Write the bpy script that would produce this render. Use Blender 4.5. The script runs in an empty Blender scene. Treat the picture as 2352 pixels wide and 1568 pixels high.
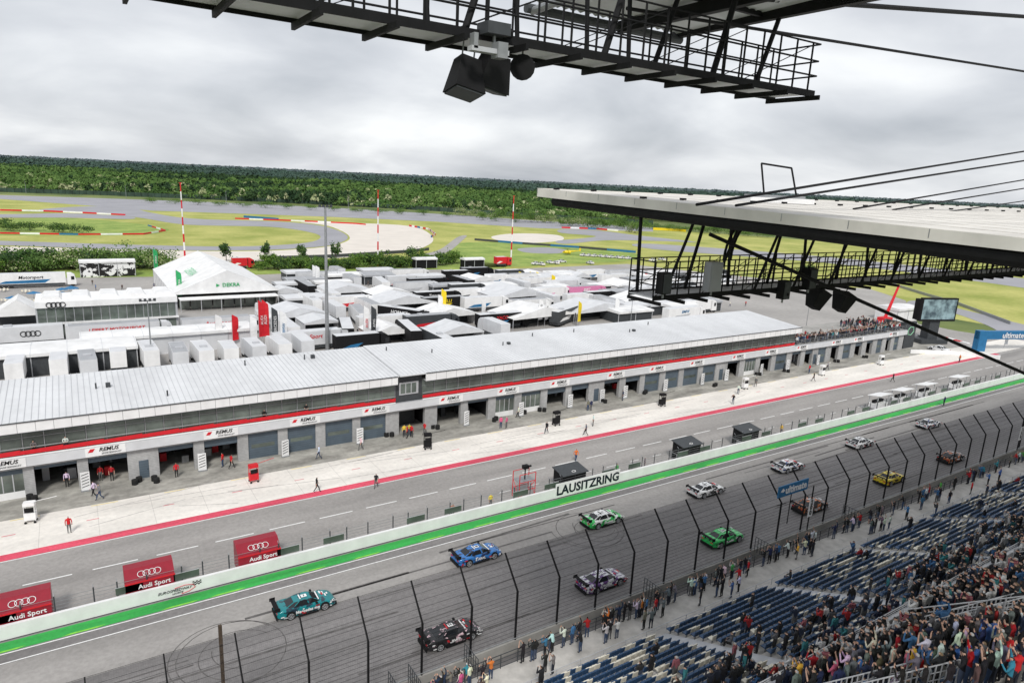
import bpy, math, random
import numpy as np
from mathutils import Vector, Matrix
R=random.Random(5); NP=np.random.default_rng(3)
COL=bpy.context.scene.collection
# ---------- surveyed view point and track-aligned axes (X along the straight, Y across it) ----------
H=36.0; TH=math.radians(56.8); PT=math.atan(372/1568); RO=math.radians(2.8)
f0=Vector((math.cos(TH),math.sin(TH),0)); r0=Vector((math.sin(TH),-math.cos(TH),0)); up=Vector((0,0,1))
fw=f0*math.cos(PT)-up*math.sin(PT); uc=f0*math.sin(PT)+up*math.cos(PT)
rc=r0*math.cos(RO)+uc*math.sin(RO); ucm=uc*math.cos(RO)-r0*math.sin(RO)
EYE=Vector((0,0,H))
def sight(px,py): return rc*(px-1176)-ucm*(py-784)+fw*1568
def G(px,py,z=0.):
    d=sight(px,py); return EYE+d*((z-H)/d.z)
def AY(px,py,y):
    d=sight(px,py); return EYE+d*(y/d.y)
def AX(px,py,x):
    d=sight(px,py); return EYE+d*(x/d.x)
def seen(P,m=60):
    d=Vector(P)-EYE; z=d.dot(fw)
    if z<1: return False
    x=1176+1568*d.dot(rc)/z; y=784-1568*d.dot(ucm)/z
    return -m<x<2352+m and -m<y<1568+m
# ---------- materials ----------
def mat(name,col,rough=.75,var=.15,scale=2.,metal=0,spec=.4,bump=0.,obj=False,stretch=(1,1,1),col2=None,lo=.35,hi=.65,mult=None,stripe=None,coat=0,upn=0):
    m=bpy.data.materials.new(name); m.use_nodes=True; n=m.node_tree.nodes; l=m.node_tree.links
    b=n['Principled BSDF']; b.inputs['Roughness'].default_value=rough; b.inputs['Metallic'].default_value=metal
    b.inputs['Specular IOR Level'].default_value=spec; b.inputs['Coat Weight'].default_value=coat
    src=n.new('ShaderNodeTexCoord').outputs['Object'] if obj else n.new('ShaderNodeNewGeometry').outputs['Position']
    mp=n.new('ShaderNodeMapping'); mp.inputs['Scale'].default_value=stretch; l.new(src,mp.inputs['Vector'])
    no=n.new('ShaderNodeTexNoise'); no.inputs['Scale'].default_value=scale; no.inputs['Detail'].default_value=6; no.inputs['Roughness'].default_value=.6
    l.new(mp.outputs[0],no.inputs['Vector'])
    r=n.new('ShaderNodeValToRGB'); r.color_ramp.elements[0].position=lo; r.color_ramp.elements[1].position=hi
    c2=col2 or [min(1,c*(1+var)) for c in col]; c1=col if col2 else [c*(1-var) for c in col]
    r.color_ramp.elements[0].color=(*c1,1); r.color_ramp.elements[1].color=(*c2,1)
    l.new(no.outputs['Fac'],r.inputs[0]); out=r.outputs[0]
    def mul(a,fac_out,lo_,hi_):
        mr=n.new('ShaderNodeMapRange'); mr.inputs['To Min'].default_value=lo_; mr.inputs['To Max'].default_value=hi_
        l.new(fac_out,mr.inputs['Value'])
        v=n.new('ShaderNodeVectorMath'); v.operation='SCALE'; l.new(a,v.inputs[0]); l.new(mr.outputs[0],v.inputs['Scale']); return v.outputs[0]
    if mult:
        mp2=n.new('ShaderNodeMapping'); mp2.inputs['Scale'].default_value=mult[1]; l.new(src,mp2.inputs['Vector'])
        n2=n.new('ShaderNodeTexNoise'); n2.inputs['Scale'].default_value=mult[0]; n2.inputs['Detail'].default_value=5
        l.new(mp2.outputs[0],n2.inputs['Vector']); mr0=n.new('ShaderNodeMapRange'); mr0.inputs['From Min'].default_value=.3; mr0.inputs['From Max'].default_value=.7
        l.new(n2.outputs['Fac'],mr0.inputs['Value']); out=mul(out,mr0.outputs[0],mult[2],mult[3])
    if stripe:
        sx=n.new('ShaderNodeSeparateXYZ'); l.new(src,sx.inputs[0])
        d=n.new('ShaderNodeMath'); d.operation='DIVIDE'; l.new(sx.outputs[stripe[0]],d.inputs[0]); d.inputs[1].default_value=stripe[1]
        fr=n.new('ShaderNodeMath'); fr.operation='FRACT'; l.new(d.outputs[0],fr.inputs[0])
        lt=n.new('ShaderNodeMath'); lt.operation='GREATER_THAN'; l.new(fr.outputs[0],lt.inputs[0]); lt.inputs[1].default_value=stripe[2]
        out=mul(out,lt.outputs[0],stripe[3],1)
    l.new(out,b.inputs['Base Color'])
    if bump:
        bp=n.new('ShaderNodeBump'); bp.inputs['Strength'].default_value=bump; bp.inputs['Distance'].default_value=.05; l.new(no.outputs['Fac'],bp.inputs['Height']); l.new(bp.outputs[0],b.inputs['Normal'])
    if upn: # foliage: soften leaf normals towards the sky
        g=n.new('ShaderNodeNewGeometry'); s1=n.new('ShaderNodeVectorMath'); s1.operation='SCALE'; s1.inputs['Scale'].default_value=1-upn; l.new(g.outputs['Normal'],s1.inputs[0])
        s2=n.new('ShaderNodeVectorMath'); s2.operation='ADD'; s2.inputs[1].default_value=(0,0,upn); l.new(s1.outputs[0],s2.inputs[0]); s3=n.new('ShaderNodeVectorMath'); s3.operation='NORMALIZE'; l.new(s2.outputs[0],s3.inputs[0]); l.new(s3.outputs[0],b.inputs['Normal'])
    return m
def cloth(name,mode):
    m=bpy.data.materials.new(name); m.use_nodes=True; n=m.node_tree.nodes; l=m.node_tree.links; b=n['Principled BSDF']; b.inputs['Roughness'].default_value=.9
    if mode=='obj':
        l.new(n.new('ShaderNodeObjectInfo').outputs['Color'],b.inputs['Base Color'])
    else:
        r=n.new('ShaderNodeValToRGB'); r.color_ramp.interpolation='CONSTANT'
        cols=mode[1]; e=r.color_ramp.elements
        while len(e)<len(cols): e.new(.5)
        for i,c in enumerate(cols): e[i].position=i/len(cols); e[i].color=(*c,1)
        src=n.new('ShaderNodeObjectInfo').outputs['Random'] if mode[0]=='rnd' else n.new('ShaderNodeNewGeometry').outputs['Random Per Island']
        l.new(src,r.inputs[0]); l.new(r.outputs[0],b.inputs['Base Color'])
    return m
def livery(name,a,c,s=1.1,th=.5):
    return mat(name,a,rough=.3,scale=s,obj=True,stretch=(1,1.6,1.4),col2=c,lo=th-.01,hi=th+.01,coat=.5)
DARKS=[(.012,.012,.015),(.02,.025,.04),(.06,.08,.13),(.015,.015,.015),(.04,.07,.14),(.12,.12,.12)]
TOPS=[(.012,.012,.014),(.015,.016,.02),(.62,.62,.62),(.02,.02,.025),(.35,.02,.022),(.012,.012,.014),(.04,.12,.26),(.03,.03,.03),(.6,.6,.6),(.03,.03,.035),(.12,.12,.13),(.015,.02,.035),(.04,.2,.22),(.02,.02,.02),(.06,.06,.065),(.4,.4,.4),(.3,.1,.12),(.02,.03,.06)]
M={}
M['asphalt']=mat('track_asphalt',(.2,.19,.188),.85,.12,3,bump=.2,mult=(.25,(.12,1.3,1),.76,1.2))
M['asphalt2']=mat('pit_asphalt',(.31,.295,.282),.85,.09,3,bump=.2,mult=(.3,(.15,1.,1),.8,1.14))
M['farasph']=mat('infield_asphalt',(.32,.32,.345),.9,.08,.05)
M['concrete']=mat('apron_concrete',(.8,.765,.71),.85,.06,2,mult=(.35,(.25,1,1),.8,1.05),stripe=(0,5.,.012,.78))
M['concrete2']=mat('garage_apron_concrete',(.33,.32,.29),.85,.14,1.5,mult=(.5,(.4,1,1),.62,1.35))
M['paddock']=mat('paddock_asphalt',(.35,.335,.32),.9,.07,.8,mult=(.05,(1,1,1),.85,1.15))
M['grass']=mat('infield_grass',(.27,.31,.06),.95,.25,.035,col2=(.47,.46,.14),mult=(.6,(1,1,1),.88,1.08))
M['grassg']=mat('green_grass',(.19,.29,.055),.95,.25,.08,col2=(.34,.42,.1),mult=(.6,(1,1,1),.8,1.1))
M['sand']=mat('gravel_trap',(.68,.63,.57),.95,.06,.1)
M['ground']=mat('terrain_soil_grass',(.07,.11,.03),.95,.2,.02,col2=(.2,.24,.07))
M['red']=mat('red_paint',(.66,.08,.13),.7,.12,4,mult=(.5,(.2,2,1),.78,1.12))
M['green']=mat('green_paint',(.035,.38,.07),.7,.1,4,mult=(.5,(.2,2,1),.68,1.15))
M['lime']=mat('lime_paint',(.25,.6,.06),.7)
M['wpaint']=mat('white_road_paint',(.76,.76,.75),.7,.1,5)
M['white']=mat('white_painted_panel',(.84,.84,.84),.5,.04,1,mult=(.6,(1,1,.3),.9,1.02))
M['canvas']=mat('white_tent_canvas',(.8,.8,.8),.6,.05,.6,mult=(.35,(1,1,1),.86,1.03),bump=.1)
M['canvas2']=mat('grey_white_canvas',(.62,.63,.65),.6,.06,.6)
M['canvas3']=mat('mid_grey_canvas',(.36,.37,.39),.6,.08,.6)
M['lgrey']=mat('light_grey_metal',(.5,.51,.53),.45,.08,1,metal=.2)
M['grey']=mat('galvanised_steel',(.3,.31,.32),.5,.15,3,metal=.4)
M['dgrey']=mat('dark_grey_paint',(.05,.055,.06),.6,.15,3)
M['black']=mat('black_painted_steel',(.01,.01,.011),.7,.2,3,spec=.2)
M['rubber']=mat('tyre_rubber',(.015,.015,.015),.9,.1,4,obj=True)
M['block']=mat('garage_block_wall',(.42,.42,.42),.85,.1,2,stripe=(2,.2,.12,.6),mult=(.4,(1,1,.4),.8,1.1))
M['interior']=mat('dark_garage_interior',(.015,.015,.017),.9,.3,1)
M['shutter']=mat('roller_shutter_blue_grey',(.09,.12,.15),.5,.1,1,stripe=(2,.3,.12,.55))
M['roofm']=mat('standing_seam_roof',(.66,.67,.685),.55,.04,.8,mult=(.2,(1,.3,1),.88,1.06),spec=.25)
M['seam']=mat('roof_seam_metal',(.52,.53,.55),.6,.05,1,spec=.2)
M['roofb']=mat('membrane_roof_beige',(.72,.695,.65),.9,.06,.7,mult=(.5,(.3,2,1),.84,1.07),spec=.15)
M['terrace']=mat('terrace_concrete',(.36,.35,.33),.85,.12,.8,mult=(.3,(1,1,1),.75,1.1))
M['glass']=mat('dark_window_glass',(.1,.12,.105),.1,.35,.35,spec=.9,mult=(.15,(1,1,2),.5,1.5))
M['glass2']=mat('vehicle_glass',(.01,.012,.015),.08,.1,1,spec=.7)
M['stand']=mat('grandstand_concrete',(.52,.5,.47),.9,.12,1.2,mult=(.4,(1,1,1),.75,1.1))
M['blue']=mat('seat_blue_plastic',(.02,.065,.15),.45,.3,.5,obj=True)
M['beige']=mat('seat_beige_plastic',(.76,.72,.61),.5,.12,.5,obj=True)
M['navy']=mat('navy_panel',(.02,.15,.32),.5,.1,1)
M['ink']=mat('black_navy_lettering',(.004,.01,.02),.6,.1,1)
M['rred']=mat('bright_red_panel',(.62,.015,.025),.5,.08,2)
M['audred']=mat('dark_red_panel',(.27,.01,.025),.4,.08,2)
M['yellow']=mat('yellow_paint',(.8,.6,.02),.4,.08,2)
M['pink']=mat('pink_paint',(.75,.25,.45),.4,.08,2)
M['orange']=mat('orange_paint',(.8,.2,.03),.5,.08,2)
M['gflag']=mat('green_flag',(.03,.36,.12),.7); M['pgreen']=mat('pale_green_print',(.3,.62,.4),.7)
M['bark']=mat('bark',(.07,.05,.035),.9,.3,6)
def leafm(name,a,b,s,u=.35):
    return mat(name,a,.85,.2,s,col2=b,lo=.38,hi=.62,upn=u,spec=.15)
M['leaf']=leafm('leaf_green',(.04,.1,.018),(.15,.24,.045),.9,.25)
M['leafd']=leafm('leaf_dark',(.02,.048,.021),(.045,.085,.03),.05,.45)
M['leafm']=leafm('leaf_mid',(.045,.1,.024),(.12,.2,.052),.03,.45)
M['leafy']=leafm('leaf_blossom',(.25,.3,.13),(.42,.44,.26),.1,.5)
M['leafhaze']=leafm('leaf_far_haze',(.045,.085,.068),(.08,.13,.1),.012,.6)  # bluish aerial haze painted into the leaf colour of distant crowns
M['leafhaze2']=leafm('leaf_very_far_haze',(.12,.165,.175),(.155,.205,.21),.01,.7)  # paler painted haze for the farthest crowns
M['skin']=mat('skin',(.56,.35,.26),.6,.1,5,obj=True); M['hair']=cloth('hair',('rnd',[(.02,.012,.008),(.05,.03,.02),(.01,.01,.01),(.2,.14,.08),(.01,.01,.012),(.45,.45,.45)]))
M['top']=cloth('shirt','obj'); M['trs']=cloth('trousers',('rnd',DARKS)); M['shoe']=mat('shoe',(.03,.03,.03),.7,obj=True)
M['top_i']=cloth('crowd_shirts',('isl',TOPS)); M['trs_i']=cloth('crowd_trousers',('isl',DARKS)); M['hair_i']=cloth('crowd_hair',('isl',[(.02,.012,.008),(.04,.025,.015),(.01,.01,.01),(.15,.1,.06),(.01,.012,.02),(.4,.4,.4)]))
def wiremat():
    m=bpy.data.materials.new('wire_mesh'); m.use_nodes=True; n=m.node_tree.nodes; l=m.node_tree.links; b=n['Principled BSDF']; b.inputs['Base Color'].default_value=(.05,.05,.05,1)
    g=n.new('ShaderNodeNewGeometry'); s=n.new('ShaderNodeSeparateXYZ'); l.new(g.outputs['Position'],s.inputs[0]); o=[]
    for k in (0,2):
        a=n.new('ShaderNodeMath'); a.operation='MULTIPLY'; a.inputs[1].default_value=8; l.new(s.outputs[k],a.inputs[0])
        f=n.new('ShaderNodeMath'); f.operation='FRACT'; l.new(a.outputs[0],f.inputs[0]); t=n.new('ShaderNodeMath'); t.operation='LESS_THAN'; t.inputs[1].default_value=.028; l.new(f.outputs[0],t.inputs[0]); o.append(t)
    mx=n.new('ShaderNodeMath'); mx.operation='MAXIMUM'; l.new(o[0].outputs[0],mx.inputs[0]); l.new(o[1].outputs[0],mx.inputs[1]); l.new(mx.outputs[0],b.inputs['Alpha']); return m
M['wire']=wiremat()
# ---------- mesh builder ----------
I4=Matrix.Identity(4)
class B:
    def __init__(s): s.v=[];s.f=[];s.m=[];s.k=[]
    def mi(s,m):
        m=M[m] if isinstance(m,str) else m
        if m not in s.k: s.k.append(m)
        return s.k.index(m)
    def add(s,vs,fs,m,X=None):
        o=len(s.v); s.v+=[tuple(X@Vector(v)) if X else tuple(v) for v in vs]
        i=s.mi(m); s.f+=[tuple(a+o for a in f) for f in fs]; s.m+=[i]*len(fs); return s
    def box(s,x0,x1,y0,y1,z0,z1,m,X=None):
        return s.add([(x0,y0,z0),(x1,y0,z0),(x1,y1,z0),(x0,y1,z0),(x0,y0,z1),(x1,y0,z1),(x1,y1,z1),(x0,y1,z1)],[(3,2,1,0),(4,5,6,7),(0,1,5,4),(1,2,6,5),(2,3,7,6),(3,0,4,7)],m,X)
    def prism(s,P,a,b,m,ax='y',X=None):
        n=len(P); f={'x':lambda p,c:(c,p[0],p[1]),'y':lambda p,c:(p[0],c,p[1]),'z':lambda p,c:(p[0],p[1],c)}[ax]
        return s.add([f(p,a) for p in P]+[f(p,b) for p in P],[tuple(range(n-1,-1,-1)),tuple(range(n,2*n))]+[(i,(i+1)%n,n+(i+1)%n,n+i) for i in range(n)],m,X)
    def tube(s,p,q,r,m,n=6,r2=None,X=None):
        p=Vector(p);q=Vector(q); d=(q-p)
        if d.length<1e-6: return s
        d.normalize(); a=d.orthogonal().normalized(); b=d.cross(a); r2=r if r2 is None else r2
        vs=[p+(a*math.cos(t)+b*math.sin(t))*r for t in [2*math.pi*i/n for i in range(n)]]+[q+(a*math.cos(t)+b*math.sin(t))*r2 for t in [2*math.pi*i/n for i in range(n)]]
        return s.add(vs,[tuple(range(n-1,-1,-1)),tuple(range(n,2*n))]+[(i,(i+1)%n,n+(i+1)%n,n+i) for i in range(n)],m,X)
    def path(s,P,r,m,n=6):
        for a,b in zip(P,P[1:]): s.tube(a,b,r,m,n)
        return s
    def quad(s,P,m,X=None): return s.add(P,[tuple(range(len(P)))],m,X)
    def obj(s,name,parent=None,label=None,cat=None,group=None,kind=None,X=None,smooth=False):
        me=bpy.data.meshes.new(name); me.from_pydata(s.v,[],s.f)
        for k in s.k: me.materials.append(k)
        me.polygons.foreach_set('material_index',s.m)
        if smooth: me.polygons.foreach_set('use_smooth',[True]*len(s.f))
        me.update(); return ob(name,me,parent,label,cat,group,kind,X)
def ob(name,me,parent=None,label=None,cat=None,group=None,kind=None,X=None):
    o=bpy.data.objects.new(name,me); COL.objects.link(o)
    if parent: o.parent=parent
    if X: o.matrix_local=X
    if label: o['label']=label
    if cat: o['category']=cat
    if group: o['group']=group
    if kind: o['kind']=kind
    return o
def TR(x,y,z=0,a=0): return Matrix.Translation((x,y,z))@Matrix.Rotation(a,4,'Z')
def copy(o,X,label=None,group=None,parent=None):
    c=o.copy(); COL.objects.link(c)
    if parent: c.parent=parent
    else: c.matrix_world=X
    if label: c['label']=label
    if group: c['group']=group
    for k in o.children: copy(k,None,parent=c)
    return c
TXT={}
def text(parent,s,size,pos,m,face='f',name='lettering',shear=0,off=.0,align='CENTER'):
    key=(s,size,m,shear,off,align)
    if key not in TXT:
        cu=bpy.data.curves.new('t','FONT'); cu.body=s; cu.size=size; cu.extrude=.012; cu.align_x=align; cu.align_y='CENTER'; cu.shear=shear; cu.offset=off; cu.resolution_u=2
        t=bpy.data.objects.new('t',cu); COL.objects.link(t); dg=bpy.context.evaluated_depsgraph_get()
        me=bpy.data.meshes.new_from_object(t.evaluated_get(dg)); me.materials.clear(); me.materials.append(M[m]); bpy.data.objects.remove(t); TXT[key]=me
    rot=Matrix.Rotation(math.pi/2,4,'X')
    if face=='t': rot=I4
    if isinstance(face,Matrix): rot=face
    return ob(name,TXT[key],parent,X=Matrix.Translation(pos)@rot)
def rings(b,x,y,z,r,m,t=.04,tilt=0):
    for k in range(4):
        P=[(x+(k-1.5)*r*1.5+r*math.cos(a),y+r*math.sin(a)*math.sin(tilt),z+r*math.sin(a)*math.cos(tilt)) for a in [i*math.pi/7 for i in range(15)]]
        b.path(P,t,m,4)
def leaves(name,Cn,S,mi,mats,parent=None,**kw):
    n=len(Cn); a=NP.normal(size=(n,3)); a/=np.linalg.norm(a,axis=1)[:,None]; b=NP.normal(size=(n,3)); b-=a*(a*b).sum(1)[:,None]; b/=np.linalg.norm(b,axis=1)[:,None]
    S=np.asarray(S)[:,None]; k=NP.uniform(.5,1.1,(n,4,1)); V=np.stack([Cn+a*S*k[:,0],Cn+b*S*.7*k[:,1],Cn-a*S*k[:,2],Cn-b*S*.7*k[:,3]],1).reshape(-1,3)
    me=bpy.data.meshes.new(name); me.vertices.add(4*n); me.vertices.foreach_set('co',V.astype('f').ravel()); me.loops.add(4*n); me.loops.foreach_set('vertex_index',np.arange(4*n,dtype='i'))
    me.polygons.add(n); me.polygons.foreach_set('loop_start',np.arange(0,4*n,4,dtype='i'))
    for m in mats: me.materials.append(M[m])
    me.polygons.foreach_set('material_index',np.asarray(mi,dtype='i')); me.update(calc_edges=True); me.validate()
    return ob(name,me,parent,**kw)
# ---------- world, sun, camera ----------
sc=bpy.context.scene
w=bpy.data.worlds.new('World'); sc.world=w; w.use_nodes=True; n=w.node_tree.nodes; l=w.node_tree.links; bg=n['Background']
tc=n.new('ShaderNodeTexCoord'); sp=n.new('ShaderNodeSeparateXYZ'); l.new(tc.outputs['Generated'],sp.inputs[0])
def mth(op,a,b_=None,v=None):
    q=n.new('ShaderNodeMath'); q.operation=op; l.new(a,q.inputs[0])
    if b_ is not None: l.new(b_,q.inputs[1])
    if v is not None: q.inputs[1].default_value=v
    return q.outputs[0]
zz=mth('ADD',mth('MAXIMUM',sp.outputs[2],v=0),v=.3)
cb=n.new('ShaderNodeCombineXYZ'); l.new(mth('DIVIDE',sp.outputs[0],zz),cb.inputs[0]); l.new(mth('DIVIDE',sp.outputs[1],zz),cb.inputs[1])
n1=n.new('ShaderNodeTexNoise'); n1.inputs['Scale'].default_value=1.25; n1.inputs['Detail'].default_value=8; n1.inputs['Roughness'].default_value=.48; n1.inputs['Distortion'].default_value=.25; l.new(cb.outputs[0],n1.inputs['Vector'])
rp=n.new('ShaderNodeValToRGB'); e=rp.color_ramp.elements; e[0].position=.3; e[0].color=(.4,.425,.465,1); e[1].position=.67; e[1].color=(.84,.855,.87,1); q=e.new(.5); q.color=(.61,.63,.665,1)
l.new(n1.outputs['Fac'],rp.inputs[0])
sky=n.new('ShaderNodeTexSky'); sky.sky_type='NISHITA'; sky.sun_disc=False; sky.sun_elevation=math.radians(46); sky.sun_rotation=math.radians(210)
sk=n.new('ShaderNodeVectorMath'); sk.operation='SCALE'; sk.inputs['Scale'].default_value=.1; l.new(sky.outputs[0],sk.inputs[0])
mx=n.new('ShaderNodeMixRGB'); mx.inputs[0].default_value=.94; l.new(sk.outputs[0],mx.inputs[1]); l.new(rp.outputs[0],mx.inputs[2]); l.new(mx.outputs[0],bg.inputs[0]); bg.inputs[1].default_value=1.2
su=bpy.data.lights.new('sun','SUN'); su.energy=2.5; su.angle=math.radians(11); su.color=(1,.97,.92); so=bpy.data.objects.new('sun',su); COL.objects.link(so)
az=math.radians(240); el=math.radians(46); sd=Vector((math.cos(az)*math.cos(el),math.sin(az)*math.cos(el),math.sin(el))); so.rotation_euler=sd.to_track_quat('Z','Y').to_euler()
cam=bpy.data.cameras.new('camera'); cam.lens=24; cam.sensor_width=36; cam.clip_end=20000; cam.clip_start=.1; co=bpy.data.objects.new('camera',cam); COL.objects.link(co)
co.matrix_world=Matrix.Translation(EYE)@Matrix(((rc.x,ucm.x,-fw.x,0),(rc.y,ucm.y,-fw.y,0),(rc.z,ucm.z,-fw.z,0),(0,0,0,1))); sc.camera=co
sc.view_settings.view_transform='Standard'; sc.view_settings.look='None'; sc.view_settings.exposure=0
# ---------- terrain ----------
def hill(F): return 0 if F<850 else 21*(1-math.exp(-(F-850)/800))
b=B(); FF=[-400,0,200,400,600,850]+[850+i*130 for i in range(1,14)]+[3200,4500,7000,12000]; LL=[-9000,-4000,-2000,-1000,-500,0,500,1000,2000,4000,9000]
vs=[tuple(r0*L+f0*F+up*(hill(F)-.03)) for F in FF for L in LL]; nl=len(LL)
b.add(vs,[(i*nl+j,i*nl+j+1,(i+1)*nl+j+1,(i+1)*nl+j) for i in range(len(FF)-1) for j in range(nl-1)],'ground'); b.obj('ground',kind='structure')
def cat(P,k=5,closed=True):
    out=[]; n=len(P)
    for i in range(n):
        p=[Vector(P[(i+j-1)%n]) for j in range(4)]
        for t in [a/k for a in range(k)]:
            out.append(.5*((2*p[1])+(p[2]-p[0])*t+(2*p[0]-5*p[1]+4*p[2]-p[3])*t*t+(3*p[1]-p[0]-3*p[2]+p[3])*t**3))
    return out
def patch(name,P,z,m,smooth=True):
    Q=cat(P) if smooth else P
    B().quad([tuple(G(p[0],p[1],z)) for p in Q],m).obj(name,kind='structure')
patch('infield_grass',[(-500,432),(0,447),(600,470),(1237,506),(1700,540),(2352,590),(2900,640),(2900,1000),(2352,760),(2000,700),(1000,660),(0,650),(-500,640)],.0,'grass',False)
patch('oval_track',[(-300,437),(0,448),(250,456),(500,465),(760,477),(1000,491),(1237,507),(1500,523),(1500,532),(1237,524),(1000,509),(760,498),(560,491),(350,484),(200,472),(0,457),(-300,446)],.03,'farasph',False)
patch('infield_track',[(205,474),(300,478),(345,488),(440,502),(640,509),(745,520),(796,540),(785,556),(720,568),(560,575),(300,573),(0,563),(-300,555),(-300,548),(0,553),(300,562),(540,566),(690,559),(735,547),(715,534),(620,521),(430,516),(320,500),(200,488),(100,486),(100,480)],.06,'farasph')
patch('gravel_trap',[(-300,562),(0,566),(300,574),(560,577),(720,570),(792,556),(800,540),(755,519),(690,510),(800,512),(940,519),(990,540),(985,562),(910,582),(700,596),(400,603),(100,600),(-300,590)],.04,'sand')
patch('gravel_trap',[(1130,543),(1190,536),(1280,540),(1290,552),(1220,558),(1150,553)],.04,'sand')
patch('infield_track',[(-200,488),(0,492),(150,490),(285,496),(300,503),(150,500),(0,500),(-200,498)],.05,'farasph')
patch('inner_grass',[(-200,503),(0,505),(120,500),(260,508),(372,522),(380,532),(300,540),(100,541),(-200,535)],.03,'grassg')
patch('green_field',[(1040,563),(1120,556),(1300,565),(1460,583),(1450,598),(1300,606),(1130,614),(1020,600)],.05,'grassg')
patch('heliport',[(1190,571),(1250,568),(1300,574),(1280,582),(1210,580)],.08,'farasph')
patch('service_road',[(960,588),(1010,573),(1050,545),(1072,541),(1062,552),(1030,578),(985,593)],.07,'paddock')
patch('infield_track',[(1290,527),(1380,530),(1460,540),(1600,556),(1500,553),(1390,552),(1300,560),(1280,553),(1370,543),(1290,535)],.06,'farasph')
patch('infield_track',[(1500,560),(1900,590),(2200,622),(2500,660),(2500,680),(2200,640),(1900,604),(1500,572)],.05,'farasph')
patch('verge_grass',[(-300,596),(300,604),(700,600),(1000,596),(1150,606),(1130,618),(900,620),(500,632),(0,640),(-300,640)],.05,'grassg')
patch('infield_track',[(2100,690),(2200,708),(2352,745),(2600,800),(2600,860),(2352,790),(2270,748),(2180,716),(2090,702)],.05,'farasph')
patch('infield_track',[(2095,745),(2200,760),(2290,775),(2340,790),(2400,830),(2290,870),(2230,835),(2150,800),(2080,790)],.06,'paddock')
patch('paddock',[(-900,660),(0,632),(330,636),(560,632),(940,618),(1170,618),(1440,606),(1640,628),(2000,664),(2080,690),(2110,745),(2090,790),(2100,860),(-900,1300)],.02,'paddock',False)
def sheet(name,x0,x1,y0,y1,z,m): return B().quad([(x0,y0,z),(x1,y0,z),(x1,y1,z),(x0,y1,z)],m).obj(name,kind='structure')
sheet('race_track',-80,420,36.0,58.5,.10,'asphalt'); sheet('pit_lane_road',-80,230,58.3,71,.105,'asphalt2')
sheet('pit_apron',-80,215,72.1,79.6,.105,'concrete'); sheet('garage_apron',-80,185,79.6,97,.105,'concrete2')
sheet('red_line',-80,189,70.95,72.15,.115,'red'); sheet('white_edge_line',-80,189,70.75,70.88,.115,'wpaint')
sheet('green_strip',-80,300,56.45,57.75,.11,'green'); sheet('white_edge_line',-80,300,55.0,55.12,.11,'wpaint'); sheet('white_edge_line',-80,300,56.2,56.32,.11,'wpaint'); sheet('lighter_track_lane',-80,420,50.6,54.95,.1035,'asphalt2')
b=B()
for i in range(60):
    x=-60+i*6.1+R.uniform(0,3); b.quad([(x,56.5,.114),(x+2.4,56.5,.114),(x+3,56.66,.114),(x+.6,56.66,.114)],'lime')
b.obj('lime_paint_marks',kind='structure')
b=B()
for i in range(46): b.quad([(x_,y_,.112) for x_,y_ in ((-42+i*5.15,65.7),(-38.4+i*5.15,65.7),(-38.4+i*5.15,65.86),(-42+i*5.15,65.86))],'wpaint')
for i in range(40): b.quad([(x_,y_,.112) for x_,y_ in ((40+i*4.1,62.2),(41.6+i*4.1,62.2),(41.6+i*4.1,62.32),(40+i*4.1,62.32))],'wpaint')
for i in range(26):
    x=-8+i*7; b.quad([(x,76,.112),(x+1.1,76,.112),(x+1.1,76.12,.112),(x,76.12,.112)],'red'); b.quad([(x+.5,79.3,.112),(x+3,79.3,.112),(x+3,79.4,.112),(x+.5,79.4,.112)],'yellow')
b.obj('lane_markings',kind='structure')
M['skid']=mat('rubber_mark',(.12,.113,.11),.9,.25,2); M['skid2']=mat('rubber_mark_on_concrete',(.45,.43,.41),.9,.2,2)
b=B()
def arc(cx,cy,r,a0,a1,wd):
    k=28; P=[(cx+rr*math.cos(a0+(a1-a0)*i/k),cy+rr*math.sin(a0+(a1-a0)*i/k),.108) for rr in (r,r+wd) for i in range(k+1)]
    b.add(P,[(i,i+1,k+2+i,k+1+i) for i in range(k)],'skid')
for (px,py) in ((1360,1215),(545,1500)):
    c=G(px,py)
    for j in range(4): arc(c.x+R.uniform(-1,1),c.y+R.uniform(-.5,.5),R.uniform(2.2,4),R.uniform(0,3),R.uniform(4,8),.08)
for j in range(34):
    x=R.uniform(-10,120); y=R.uniform(41,54); L=R.uniform(8,30); dy=R.uniform(-.6,.6); wd=R.uniform(.06,.3); b.quad([(x,y,.1075),(x+L,y+dy,.1075),(x+L,y+dy+wd,.1075),(x,y+wd,.1075)],'skid')
for j in range(26):
    x=R.uniform(-5,110); y=R.uniform(73,79); L=R.uniform(5,14); dy=R.uniform(-2.5,2.5); b.quad([(x,y,.1125),(x+L,y+dy,.1125),(x+L,y+dy+.1,.1125),(x,y+.1,.1125)],'skid2')
b.obj('tyre_marks',kind='structure')
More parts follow.
